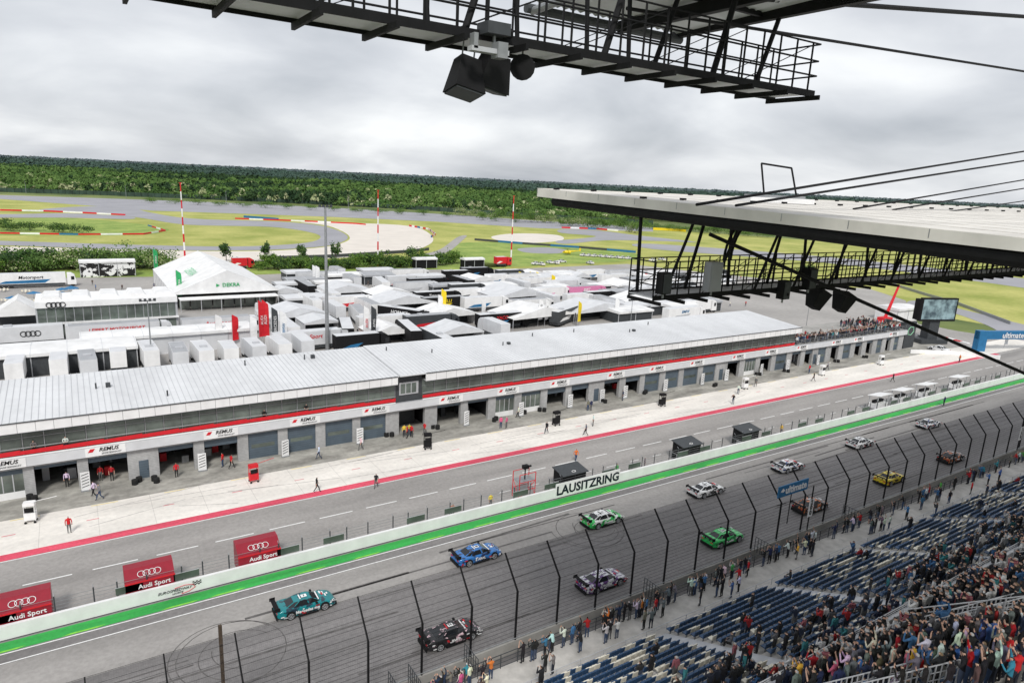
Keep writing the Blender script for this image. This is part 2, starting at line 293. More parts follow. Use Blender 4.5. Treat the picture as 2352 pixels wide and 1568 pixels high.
# ---------- forest ----------
Cs=[];Ss=[];Ms=[]
F=728.
while F<2900:
    st=.0095*F; nn=int(2*.95*F/st)
    L=(np.arange(nn)-nn/2)*st+NP.uniform(-.45,.45,nn)*st; Fj=F+NP.uniform(-.5,.5,nn)*st
    hh=NP.uniform(8,15,nn); rx=st*NP.uniform(.4,.75,nn)
    pn=np.sin(L*.011+F*.006)+np.sin(L*.031-F*.013)+NP.normal(0,.45,nn)+(.9 if F>1150 else -.6)
    for i in range(nn):
        if F<770 and pn[i]<-.3: hh[i]*=.5
        k=34; d=NP.normal(size=(k,3)); d/=np.linalg.norm(d,axis=1)[:,None]; d[:,2]=np.abs(d[:,2])*1.0-.2; d*=NP.uniform(.75,1.02,(k,1))
        base=np.array(r0)*L[i]+np.array(f0)*Fj[i]; z=hill(Fj[i]); c=np.empty((k,3)); c[:,0]=base[0]+d[:,0]*rx[i]; c[:,1]=base[1]+d[:,1]*rx[i]; c[:,2]=z+hh[i]*.45+d[:,2]*hh[i]*.52
        if pn[i]>.1: c[:,:2]=base[:2]+(c[:,:2]-base[:2])*(1.1-(c[:,2:3]-z)/hh[i]*.8)
        Cs.append(c); Ss.append(np.full(k,rx[i]*.42)); r=R.random()
        m=4 if F>2000 else 3 if F>1300 else (2 if (r<.03 and F<1000) or (r<.12 and F<775) else (0 if pn[i]>.1 else 1)); Ms.append(np.full(k,m))  # distance picks the leaf colours with haze painted in
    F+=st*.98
leaves('forest',np.concatenate(Cs),np.concatenate(Ss),np.concatenate(Ms),['leafd','leafm','leafy','leafhaze','leafhaze2'],label='dense mixed pine and birch forest beyond the circuit',cat='forest',kind='stuff')
# ---------- linear barriers in the infield ----------
def wall(name,P,h,m,label,catg,t=.3,alt=None,seg=None,z0=0.):
    b=B(); W=[G(p[0],p[1]) for p in P]
    for a,c in zip(W,W[1:]):
        d=c-a; L=d.length; k=max(1,int(L/(seg or L))); nn=Vector((-d.y,d.x,0)).normalized()*t/2
        for i in range(k):
            p=a+d*(i/k); q=a+d*((i+1)/k); mm=(alt[i%len(alt)] if alt else m)
            b.add([p-nn+up*z0,q-nn+up*z0,q+nn+up*z0,p+nn+up*z0,p-nn+up*h,q-nn+up*h,q+nn+up*h,p+nn+up*h],[(4,5,6,7),(0,1,5,4),(1,2,6,5),(2,3,7,6),(3,0,4,7)],mm)
    return b.obj(name,label=label,cat=catg)
M['fencegreen']=mat('dark_fence_mesh',(.04,.07,.05),.9,.3,.2,stripe=(0,6,.1,.5))
wall('catch_fence',[(-300,430),(0,441),(250,449),(500,459),(760,471),(1000,485),(1237,501),(1500,517)],4.2,'fencegreen','dark green mesh fence along the outer oval','fence')
RW=['rred','white','rred','navy','white']
wall('tyre_barrier',[(-100,482),(0,484),(100,486),(190,490),(288,495)],1.0,'rred','red and white tyre barrier beside the curve','barrier',alt=RW,seg=9)
wall('tyre_barrier',[(-100,534),(0,537),(180,540),(330,539),(380,531),(340,519)],.8,'rred','low red and white barrier round the inner loop','barrier',alt=RW,seg=7)
wall('tyre_barrier',[(540,503),(700,509),(820,515),(840,517)],.9,'rred','orange and white tyre barrier by the gravel','barrier',alt=['rred','white','rred'],seg=8)
wall('tyre_barrier',[(940,520),(985,528),(1000,540),(990,546)],1.2,'rred','stacked tyre barrier at gravel end','barrier',alt=RW,seg=4)
wall('tyre_barrier',[(1090,552),(1200,561),(1330,570),(1460,581)],1.2,'dgrey','dark blue barrier beside the green field','barrier',alt=['dgrey','navy','dgrey'],seg=12)
wall('tyre_barrier',[(1290,524),(1370,527),(1420,531)],1.2,'rred','red and white barrier by the chicane','barrier',alt=RW,seg=7)
wall('advertising_board',[(1500,528),(1560,531),(1575,533)],2.,'yellow','long yellow advertising board by the track','advertising board')
wall('guard_rail',[(600,597),(760,592),(930,581),(985,575)],1.4,'dgrey','dark guard rail behind the gravel trap','barrier')
wall('guard_rail',[(560,500),(600,503),(640,506)],1.6,'navy','dark blue boards beside the infield track','barrier')
wall('guard_rail',[(2050,655),(2130,680),(2200,700),(2320,745)],1.,'grey','grey guard rail round the final bend','barrier')
wall('kerb',[(2130,765),(2225,790)],.25,'rred','red and white painted kerb','kerb',t=1.,alt=['rred','white'],seg=2)
wall('concrete_wall',[(2090,812),(2180,814),(2260,822),(2296,826)],1.,'white','white concrete wall at the pit exit','wall')
# ---------- trees and bushes ----------
def tree(px,py,h,w_,mat_='leaf',bush=False,grp=None,lab=None,m2='leaf'):
    p=G(px,py); nm='bush' if bush else 'tree'
    b=B()
    if not bush:
        b.tube((0,0,0),(0,0,h*.5),.16,'bark',6,.09)
        for a in range(5): b.tube((0,0,h*(.3+.05*a)),(math.cos(a*2.2)*w_*.3,math.sin(a*2.2)*w_*.3,h*.7),.06,'bark',5,.02)
    else:
        for a in range(4): b.tube((0,0,0),(math.cos(a*1.7)*w_*.3,math.sin(a*1.7)*w_*.3,h*.6),.05,'bark',5,.02)
    t=b.obj(nm,label=lab or ('leafy green bush beside the paddock fence' if bush else 'small round green tree beside the paddock'),cat=nm,group=grp,X=TR(p.x,p.y))
    cl=[(NP.normal(0,.28,3)*np.array([w_,w_,h*.45])+np.array([0,0,h*(.48 if bush else .66)])) for _ in range(13)]
    c=np.concatenate([NP.normal(0,.15,(55,3))*np.array([w_,w_,h*.55])+q for q in cl]); c[:,2]=np.maximum(c[:,2],.1)
    leaves('crown',c,np.full(len(c),.2+.03*h),NP.integers(0,2,len(c)),[mat_,m2],parent=t)
for px,py,h,w_ in ((520,602,8,3.2),(611,600,7.5,3.),(695,600,7,2.8),(771,600,7,2.8),(943,612,8,4),(735,612,4,4),(1850,640,6,5)): tree(px,py,h,w_,mat_='leafd',m2='leafm')
for i in range(44): tree(-14+i*9+R.uniform(-4,4),626+R.uniform(-10,2)-(6 if i>12 else 0),R.uniform(5.5,9),R.uniform(6,9),bush=True,grp='hedge bushes along the paddock edge',mat_=R.choice(['leaf','leafm','leafd','leafy']),m2=R.choice(['leaf','leafm']))
for i in range(50): tree(598+i*9+R.uniform(-5,5),619-i*.2+R.uniform(-4,4),R.uniform(3.5,7),R.uniform(3,5),bush=True,grp='hedge bushes along the paddock edge',mat_=R.choice(['leafd','leafm','leaf']))
for px,py in ((15,530),(45,532),(70,530),(0,522),(125,533),(143,535),(188,537)): tree(px,py,5.5,9,bush=True,mat_='leafd',grp='dark bushes inside the loop')
for i in range(26): tree(1060+i*16+R.uniform(-6,6),498+i*1.35+R.uniform(-4,4),R.uniform(6,12),R.uniform(9,14),bush=True,mat_=R.choice(['leafm','leafy','leaf']),grp='bushes in front of the forest')
for i in range(22): tree(1300+i*22,512+i*1.6,R.uniform(5,10),12,bush=True,mat_='leafm',grp='bushes in front of the forest')
for i in range(14): tree(350+i*52,466+i*2.4,R.uniform(5,9),R.uniform(10,14),bush=True,mat_='leafm',grp='bushes in front of the forest')
# ---------- pit building ----------
FY=84.5
def bx(px): return AY(px,1155-.17*px,FY).x
DO=[(-40,60,'h'),(85,183,'o'),(208,297,'o'),(368,448,'o'),(472,548,'o'),(572,640,'c'),(662,726,'c'),(748,810,'c'),(828,886,'c'),(916,975,'r'),(1003,1057,'o'),(1073,1120,'o'),(1137,1180,'h'),(1196,1240,'h'),(1255,1297,'o'),(1310,1350,'o'),(1385,1420,'o'),(1434,1467,'o'),(1478,1512,'c'),(1525,1556,'c'),(1567,1600,'c'),(1611,1640,'c'),(1667,1695,'o'),(1707,1732,'h'),(1742,1768,'o'),(1778,1803,'c'),
    (1815,1835,'o'),(1845,1862,'o'),(1875,1893,'c'),(1905,1922,'o'),(1933,1950,'c'),(1960,1976,'o'),(1986,2000,'o'),(2010,2022,'c'),(2031,2042,'o'),(2050,2060,'c')]
DX=[(bx(a),bx(c),t) for a,c,t in DO]
x=DX[0][0]-1.1
DX=[(x-4.9*(k+1),x-4.9*(k+1)+3.7,'c') for k in range(4,-1,-1)]+DX
XL,XC0,XC1,XE,XF=DX[0][0]-1,bx(905),bx(966),bx(1812),bx(2072)
bd=B(); px0=XL
for a,c,t in DX:
    bd.box(px0,a,FY,FY+.6,0.1,3.5,'block'); px0=c
bd.box(px0,XF,FY,FY+.6,.1,3.5,'block'); bd.box(XL,XF,FY,FY+.58,3.5,3.95,'block')
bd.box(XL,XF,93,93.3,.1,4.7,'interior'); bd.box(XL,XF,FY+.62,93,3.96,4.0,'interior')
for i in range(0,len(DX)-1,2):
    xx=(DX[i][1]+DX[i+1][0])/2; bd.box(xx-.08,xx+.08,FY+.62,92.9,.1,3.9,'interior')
bd.box(XL,XE,96.7,97,.1,9.2,'white'); bd.box(XE-.25,XE,FY,96.6,4.95,9.0,'white'); bd.box(XL-.3,XL,FY,97,.1,8.6,'white')
bd.box(XL,XF,84.02,84.48,4.9,4.955,'lgrey'); bd.box(XL,XF,84.02,84.48,3.86,3.9,'lgrey'); bd.box(XC0,XC1,84.3,96,4.96,8.9,'dgrey')
build=bd.obj('pit_building',label='long grey and white pit garage building with glazed upper gallery',cat='building')
b=B(); b.prism([(83.35,9.05),(97.2,10.0),(97.2,9.85),(83.35,8.9)],XL-.3,XC0+.2,'roofm','x'); b.prism([(83.1,9.15),(97.2,10.15),(97.2,10.0),(83.1,9.)],XC0+.25,XE+.3,'roofm','x')
x=XL
while x<XE:
    o=.1 if x>XC0 else 0; b.prism([(83.4-.2*(x>XC0),9.06+o),(97.2,10.02+o),(97.2,10.06+o),(83.4-.2*(x>XC0),9.1+o)],x,x+.05,'seam','x'); x+=.62
for i in range(14):
    x=XL+8+i*9.4+R.uniform(-2,2); yy=R.choice([86,91,94]); zz_=9.05+(yy-83.35)*.07; b.tube((x,yy,zz_),(x,yy,zz_+.7),.09,'dgrey',8)
    if i%3==0: b.box(x+1,x+1.5,yy,yy+.5,zz_,zz_+.5,'dgrey')
b.obj('roof',build)
b=B(); x=XL
for (a,c,yy,o) in ((XL,XC0,83.3,0),(XC1,XE+.3,83.05,.1)):
    b.box(a,c,yy,yy+.12,7.9+o,9.0+o,'white'); b.box(a,c,yy+.13,84.3,7.9+o,7.95+o,'lgrey')
    x=a+1.6
    while x<c: b.box(x-.02,x+.02,yy-.004,yy,7.91+o,8.98+o,'grey'); x+=1.6
    b.tube((a,yy-.06,9.05+o),(c,yy-.06,9.05+o),.07,'dgrey').box(a,c,yy-.02,yy-.001,7.83+o,7.9+o,'dgrey')
b.obj('fascia',build)
b=B()
for a,c in ((XL,XC0),(XC1,XE)):
    x=a
    while x<c-.5:
        L=min(3.8,c-x); b.prism([(x,5.22),(x+L,5.22),(x+L,5.74),(x+.02,5.62)],84.02,84.08,'rred','y'); x+=L
    b.box(a,c,83.99,84.015,4.96,5.14,'white'); b.box(a,c,84.0,84.04,5.95,6.0,'lgrey')
b.obj('red_banner',build,label='red banner strip along the gallery foot')
wm=B().box(0,1.6,84.28,84.34,5.,7.88,'glass').box(1.63,1.7,84.2,84.38,5.,7.88,'grey').box(0,1.6,84.24,84.27,7.0,7.05,'grey')
w0=None
for a,c in ((XL,XC0),(XC1,XE)):
    k=int((c-a)/1.9)
    for i in range(k):
        X=Matrix.Translation((a+i*(c-a)/k,0,0))@Matrix.Diagonal(((c-a)/k/1.7,1,1,1))
        if w0 is None: w0=wm.obj('window',build,X=X)
        else: ob('window',w0.data,build,X=X)
b=B().box(XC0+.6,XC1-.6,84.2,84.28,6.0,7.8,'lgrey')
for k in range(3):
    q=(XC1-XC0-1.6)/3; b.box(XC0+.8+k*q,XC0+.8+k*q+q-.15,84.17,84.2,6.2,7.6,'glass')
b.obj('stair_window',build)
b=B().box(XL,XF,83.96,84.015,3.86,4.9,'canvas2'); b.obj('sign_band',build)
for i,(a,c,t) in enumerate(DX):
    b=B()
    if t=='c': b.box(a,c,84.7,84.8,.11,3.5,'shutter').box(a+.4,c-.4,84.68,84.7,1.5,2.0,'glass')
    elif t=='o': b.box(a,c,84.7,84.8,R.choice([2.6,2.9,3.1]),3.5,'shutter')
    elif t=='h':
        b.box(a,c,84.7,84.8,2.9,3.5,'shutter').box(a,c,84.72,84.8,.11,.9,'white').box(a,c,84.74,84.78,.92,2.9,'glass')
        for k in range(1,4): b.box(a+(c-a)*k/4-.05,a+(c-a)*k/4+.05,84.7,84.73,.92,2.9,'lgrey')
    else: b.box(a,c,88,88.2,.11,3.5,'dgrey')
    b.obj('garage_door',build)
    if t in 'oh':
        b=B()
        for k in range(4):
            xx=R.uniform(a+.4,c-.9); yy=R.uniform(87,91); b.box(xx,xx+R.uniform(.4,.9),yy,yy+.5,.11,R.uniform(.8,1.7),R.choice(['lgrey','rred','dgrey','white','grey']))
        b.obj('tool_cabinet',label='tool cabinets and crates inside an open garage',cat='cabinet',group='garage cabinets')
for i in range(0,len(DX)-1):
    if DX[i+1][0]-DX[i][1]>2:
        xx=(DX[i+1][0]+DX[i][1])/2; B().box(xx-.5,xx+.5,84.44,84.5,.11,2.3,'shutter').box(xx+.35,xx+.42,84.4,84.44,1.1,1.2,'black').obj('door',build)
for px in (-60,20,250,510,700,860,1030,1160,1277,1405,1500,1590,1685,1760,1830,1910,1960,2040):
    x=bx(px); S=3.9; b=B().box(x-S/2,x+S/2,83.9,83.955,3.88,4.88,'white')
    b.prism([(x-1.7,4.4),(x-1.25,4.4),(x-1.0,4.78),(x-1.45,4.78)],83.87,83.895,'rred','y')
    s=b.obj('sign_panel',build); text(s,'REMUS',.62,(x+.3,83.88,4.58),'black',shear=.25,off=.012); text(s,'SPORTEXHAUST',.26,(x+.55,83.88,4.12),'dgrey',shear=.2,off=.0)
bb=None
for px in (198,463,652,822,1065,1190,1302,1375,1428,1520,1605,1660,1740,1800,1870):
    x=bx(px)
    if bb is None:
        b=B().box(-.45,.45,-.05,.05,.1,2.3,'white')
        for k in range(5): b.prism([(-.35,.5+k*.35),(.35,.7+k*.35),(.35,.78+k*.35),(-.35,.58+k*.35)],-.07,-.052,'dgrey','y')
        b.box(-.5,.5,-.3,.3,.1,.18,'grey'); bb=b.obj('advertising_board',label='white upright advertising board leaning by a garage pier',cat='advertising board',group='boards between garages',X=TR(x,83.7))
    else: copy(bb,TR(x,83.7,0,R.uniform(-.2,.2)))
b=B().box(XE,XF,84.4,97,4.5,4.94,'terrace').box(XF-.3,XF,FY,97,.1,4.5,'block')
b.obj('roof_terrace',build)
b=B(); k=int((XF-XE)/1.5)
for i in range(k+1): b.tube((XE+i*(XF-XE)/k,84.55,4.95),(XE+i*(XF-XE)/k,84.55,6.0),.03,'grey')
for z in (5.3,5.65,6.0): b.tube((XE,84.55,z),(XF,84.55,z),.03,'grey')
b.obj('terrace_railing',build)
b=B().box(XF+.1,XF+5,84.6,85.2,.1,6.6,'dgrey').box(XF+.1,XF+.5,85.2,90,.1,6.6,'dgrey'); s=b.obj('sign_tower',label='dark green sign tower with white track outline logo',cat='sign')
b=B(); P=[(XF+1.5,84.57,3.6),(XF+1.4,84.57,4.8),(XF+2.2,84.57,5.4),(XF+3.6,84.57,5.3),(XF+4,84.57,4.2),(XF+2.9,84.57,3.4),(XF+1.5,84.57,3.6)]; b.path(P,.09,'pgreen'); b.obj('emblem',s)
# ---------- pit wall, fence and stands ----------
pw=B().box(-80,230,58,58.3,.1,1.3,'white').box(-80,230,57.98,57.998,.1,.16,'dgrey').box(-80,230,58.32,59.5,.1,.42,'lgrey').obj('pit_wall',label='long low white concrete pit wall',cat='wall')
xa=AY(1350,1122,58).x; B().box(xa-4.9,xa+4.9,57.9,57.975,.2,1.95,'white').obj('name_panel',pw); text(pw,'LAUSITZRING',1.55,(xa,57.88,1.02),'ink',off=.045)
xa=AY(408,1362,58).x; text(pw,'EUROSPEEDWAY',.34,(xa-.2,57.97,.7),'dgrey',shear=.3,off=.0); text(pw,'LAUSITZ',.22,(xa,57.97,.42),'dgrey',shear=.3)
b=B()
for k in range(5):
    for j in range(4):
        if (k+j)%2: b.box(xa+1.2+k*.14,xa+1.34+k*.14,57.975,57.99,.75+j*.1,.85+j*.1,'black')
b.path([(xa-.2,57.97,.9),(xa+.6,57.97,1.0),(xa+1.2,57.97,.9),(xa+1.4,57.97,.6),(xa+.9,57.97,.35),(xa+.3,57.97,.25)],.025,'rred'); b.obj('emblem',pw)
fp=B()
for z in (1.45,1.75,2.05,2.35): fp.tube((-60,58.45,z),(200,58.45,z),.018,'grey',4)
M['screen']=mat('smoked_fence_panel',(.07,.1,.075),.3,.3,.5)
fence=fp.obj('pit_wall_fence',label='grey steel safety fence on top of the pit wall',cat='fence')
pp=B().tube((0,0,.4),(0,0,2.55),.055,'dgrey',6).tube((0,.0,2.5),(0,.25,2.7),.03,'grey',5).obj('post',fence,X=Matrix.Translation((-40,58.45,0)))
for i in range(1,98): ob('post',pp.data,fence,X=Matrix.Translation((-40+i*2.15+(.5 if i%3==0 else 0),58.45,0)))
pn=None
for i in range(46):
    if i%3==2: continue
    x=-38+i*4.3
    if pn is None: pn=B().box(0,2.,58.4,58.43,1.32,1.95,'screen').box(0,2.,58.39,58.44,1.96,2.,'lgrey').obj('panel',fence,X=Matrix.Translation((x,0,0)))
    else: ob('panel',pn.data,fence,X=Matrix.Translation((x,0,0)))
def stand_box(px,py,kind):
    x=AY(px,py,59.3).x
    m={'a':'audred','m':'black','w':'white'}[kind]; L={'a':1.85,'m':1.75,'w':1.7}[kind]
    b=B()
    if kind=='a': b.prism([(58.4,.43),(60.4,.43),(60.4,2.8),(59.5,2.8),(58.4,2.05)],x-L,x+L,m,'x').box(x-L-.03,x+L+.03,58.36,58.4,1.98,2.1,'rred')
    elif kind=='m':
        b.prism([(58.5,1.2),(60.3,1.2),(60.3,2.7),(58.5,2.4)],x-L,x+L,m,'x').prism([(58.2,2.45),(60.5,2.8),(60.5,2.9),(58.2,2.55)],x-L-.15,x+L+.15,'dgrey','x').box(x-L,x-L+.1,58.5,60.3,.42,1.2,'grey').box(x+L-.1,x+L,58.5,60.3,.42,1.2,'grey').box(x-L,x+L,59.5,60.3,.42,1.1,'black')
    else:
        for dx in (-L,L-.1):
            for yy in (58.7,60.2): b.box(x+dx,x+dx+.1,yy,yy+.1,.42,3.,'lgrey')
        b.box(x-L,x+L,58.7,60.3,.9,1.7,'white').prism([(58.3,3.3),(60.5,2.9),(60.5,3.),(58.3,3.4)],x-L-.2,x+L+.2,'white','x').box(x-L+.3,x+L-.3,59.4,59.9,1.72,2.2,'black')
    o=b.obj('timing_stand',label={'a':'dark red boxy timing stand with white rings','m':'black covered timing stand with slanted roof','w':'white open timing stand with canopy'}[kind]+' behind pit wall',cat='timing stand',group='timing stands on the pit wall')
    if kind=='a':
        text(o,'Audi Sport',.55,(x+.3,58.35,1.62),'white',off=.008); c=B(); t=math.atan2(1.1,.75); rings(c,x,58.93,2.47,.27,'white',.026,t); c.obj('emblem',o)
    if kind=='m':
        c=B(); rr=.28; P=[(x+rr*math.cos(a),58.3+.12*math.sin(a)+.4,2.68+.05*math.sin(a)) for a in [i*math.pi/6 for i in range(13)]]; c.path(P,.03,'white',4); c.obj('emblem',o)
for px,py in ((55,1405),(344,1335),(592,1275)): stand_box(px,py,'a')
for px,py in ((1309,1103),(1577,1040),(1713,1006)): stand_box(px,py,'m')
for px,py in ((2019,930),(2070,917),(2125,905),(2200,887)): stand_box(px,py,'w')
x=AY(1207,1110,60).x; b=B()
for dx in (-1.1,1.1):
    for yy in (59.6,61): b.tube((x+dx,yy,.1),(x+dx,yy,3.2),.05,'rred')
    b.tube((x+dx,59.6,.3),(x+dx,61,2.3),.03,'rred')
for z in (1.2,2.2,3.2):
    b.tube((x-1.1,59.6,z),(x+1.1,59.6,z),.04,'rred'); b.tube((x-1.1,61,z),(x+1.1,61,z),.04,'rred')
b.tube((x-1.1,59.6,.3),(x+1.1,59.6,2.2),.03,'rred').box(x-1.1,x+1.1,59.6,61,2.2,2.26,'grey'); s=b.obj('camera_scaffold',label='red tubular camera scaffold behind the pit wall',cat='scaffold')
B().box(x-.3,x+.4,60,60.5,3.6,4,'black').tube((x,60.2,2.3),(x,60.2,3.6),.08,'black').tube((x+.4,60.2,3.8),(x+.8,60.2,3.8),.12,'black').obj('television_camera',s)
# ---------- catch fence at the stand side ----------
b=B().box(-40,260,38.0,38.3,.1,1.15,'terrace')
b.tube((-40,38.1,1.3),(260,38.1,1.3),.05,'grey')
cf=b.obj('catch_fence',label='tall catch fence with cables and bent posts along the track',cat='fence')
b=B()
for i in range(12):
    z=1.5+i*.34; b.tube((-40,38.2,z),(200,38.2,z),.013,'black',3)
for i in range(1,7): b.tube((-40,38.2+i*.33,5.35+i*.365),(200,38.2+i*.33,5.35+i*.365),.013,'black',3)
b.obj('cable',cf)
B().quad([(-40,38.22,1.3),(200,38.22,1.3),(200,38.22,5.4),(-40,38.22,5.4)],'wire').quad([(-40,38.22,5.4),(200,38.22,5.4),(200,40.2,7.6),(-40,40.2,7.6)],'wire').obj('wire_mesh',cf)
p0=B().box(-.06,.06,-.07,.07,.1,5.4,'black').add([(-.05,-.07,5.4),(.05,-.07,5.4),(.05,.07,5.35),(-.05,.07,5.35),(-.04,1.95,7.65),(.04,1.95,7.65),(.04,2.05,7.55),(-.04,2.05,7.55)],[(0,1,5,4),(1,2,6,5),(2,3,7,6),(3,0,4,7),(4,5,6,7)],'black').obj('post',cf,X=Matrix.Translation((18.6-4*12,38.15,0)))
for i in range(1,56): ob('post',p0.data,cf,X=Matrix.Translation((18.6-4*12+4*i,38.15,0)))
q=AY(505,1435,40.0); B().box(-.1,.1,-.1,.1,.1-q.z,0,'bark').obj('post',cf,X=Matrix.Translation(q))
# ---------- grandstand ----------
SX0,SX1=-15,150; UY=16.2
rows=[(32.8-.8*i,1.5+.36*i,0) for i in range(20)]; rows2=[(UY-.2-.8*i,12.6+.6*i,1) for i in range(20)]
g=B().box(SX0,SX1,32.8,36.2,0,1.0,'stand')
for y,z,_ in rows: g.box(SX0,SX1,y-.8,y,0,z,'stand')
g.box(SX0,SX1,UY-.18,UY,10.8,13.45,'lgrey').box(SX0,SX1,UY-1,UY-.19,11,12.,'dgrey')
for y,z,_ in rows2: g.box(SX0,SX1,y-.8,y-(.01 if y>UY-.3 else 0),z-1.,z,'stand')
gs=g.obj('grandstand',label='stepped concrete grandstand facing the straight',cat='grandstand')
aisles=[-4+13.5*i for i in range(12)]
def railing(x0,y0,z0,x1,y1,z1,step=1.8,h=1.05,name='railing',parent=gs,m='grey',r=.03,bars=3):
    b=B(); p=Vector((x0,y0,z0)); q=Vector((x1,y1,z1)); k=max(1,int((q-p).length/step))
    for i in range(k+1): t=p.lerp(q,i/k); b.tube(t,t+up*h,r,m,5)
    for j in range(bars): b.tube(p+up*h*(1-j*.3),q+up*h*(1-j*.3),r*(1 if j==0 else .7),m,5)
    return b.obj(name,parent)
railing(SX0,36.1,1.,SX1,36.1,1.,h=1.15,step=1.5,bars=4,m='dgrey',r=.04); railing(SX0,UY-.1,13.45,SX1,UY-.1,13.45,h=.45,m='lgrey')
railing(SX0,33.0,1.,SX1,33.,1.,h=1.,step=2.2,bars=2,m='lgrey',r=.03)
for a in (16,17.5,22,40,55,70): railing(a,36.0,1,a,38,1,h=1.6,step=.3,m='dgrey',r=.03)
for a in aisles: railing(a,UY-.6,13.2,a,4,22.,r=.035,m='lgrey')
for a in (19,23.5,34):
    railing(a,UY-1.2,13.4,a+4.5,UY-5.2,16.4,h=1.15,step=.22,m='lgrey'); railing(a,UY-2.6,14.4,a+4.5,UY-6.6,17.4,h=1.15,step=.22,m='lgrey')
for a in aisles:
    b=B()
    b.prism([(32.81,1.01),(32.81,1.2)]+[(y+(.4 if k%2 else 0),z-.18+(.18 if k%2==0 else 0)) for y,z,_ in rows[1:] for k in (1,0)]+[(rows[-1][0],rows[-1][1]-.3)],a-.6,a+.6,'lgrey','x'); b.obj('aisle_steps',gs)
slots=[]
for y,z,t in rows+rows2:
    x=SX0+.5
    while x<SX1-.5:
        if min(abs(x-a) for a in aisles)>.85: slots.append((x,y-.45,z,t))
        x+=.52
slots=[s for s in slots if seen((s[0],s[1],s[2]+.4),40)]
def dist(s): return (Vector(s[:3])-EYE).length
slots.sort(key=dist)
def seatmesh(m):
    return B().box(-.22,.22,-.18,.22,.4,.46,m).prism([(-.18,.44),(-.13,.44),(-.19,.82),(-.25,.82)],-.22,.22,m,'x').box(-.03,.03,-.1,0,0,.4,'grey')
free=[];people=[]
for s in slots:
    pr=(.88+.2*math.sin(s[0]*.55+s[1]*.8)*math.sin(s[0]*.21-s[1]*.5)) if s[3] else .03+(.62 if s[1]<21 else .3 if s[1]<24.5 else 0)*(s[0]<90)
    if R.random()<pr: people.append(s)
    else: free.append(s)
def smat(s):
    r=math.sin(s[0]*.9+s[1]*2)+math.sin(s[0]*.23); return 'beige' if R.random()<(.12 if r<.7 else .5) else 'blue'
sm={}
free.sort(key=dist)
ind=[s for s in free if s[3]==0][:270]+[s for s in free if s[3]][:30]; inds=set(ind); rest_seats=[s for s in free if s not in inds]
for k,s in enumerate(ind):
    m=smat(s)
    if m not in sm: sm[m]=seatmesh(m).obj('stadium_seat',label=('dark blue' if m=='blue' else 'beige')+' plastic seat bolted to the concrete terrace',cat='seat',group='grandstand seats',X=TR(*s[:3]))
    else: copy(sm[m],TR(*s[:3]))
def stamp(name,temps,items,**kw):
    V=[];Fc=[];MI=[];o=0; mats=[]
    for t in temps:
        for m in t.materials:
            if m not in mats: mats.append(m)
    dat=[]
    for t in temps:
        v=np.empty(len(t.vertices)*3); t.vertices.foreach_get('co',v); v=v.reshape(-1,3)
        dat.append((v,[tuple(p.vertices) for p in t.polygons],[mats.index(t.materials[p.material_index]) for p in t.polygons]))
    for x,y,z,a,ti in items:
        v,f,mi=dat[ti]; c,s_=math.cos(a),math.sin(a); q=np.stack([x+v[:,0]*c-v[:,1]*s_,y+v[:,0]*s_+v[:,1]*c,z+v[:,2]],1); V.append(q); Fc+=[tuple(i+o for i in p) for p in f]; MI+=mi; o+=len(v)
    me=bpy.data.meshes.new(name); me.from_pydata(np.concatenate(V).tolist(),[],Fc)
    for m in mats: me.materials.append(m)
    me.polygons.foreach_set('material_index',MI); me.update(); return ob(name,me,**kw)
stamp('stadium_seats',[sm['blue'].data,sm['beige'].data],[(s[0],s[1],s[2],0,0 if smat(s)=='blue' else 1) for s in rest_seats],label='rows of blue and beige stadium seats',cat='seats',kind='stuff')
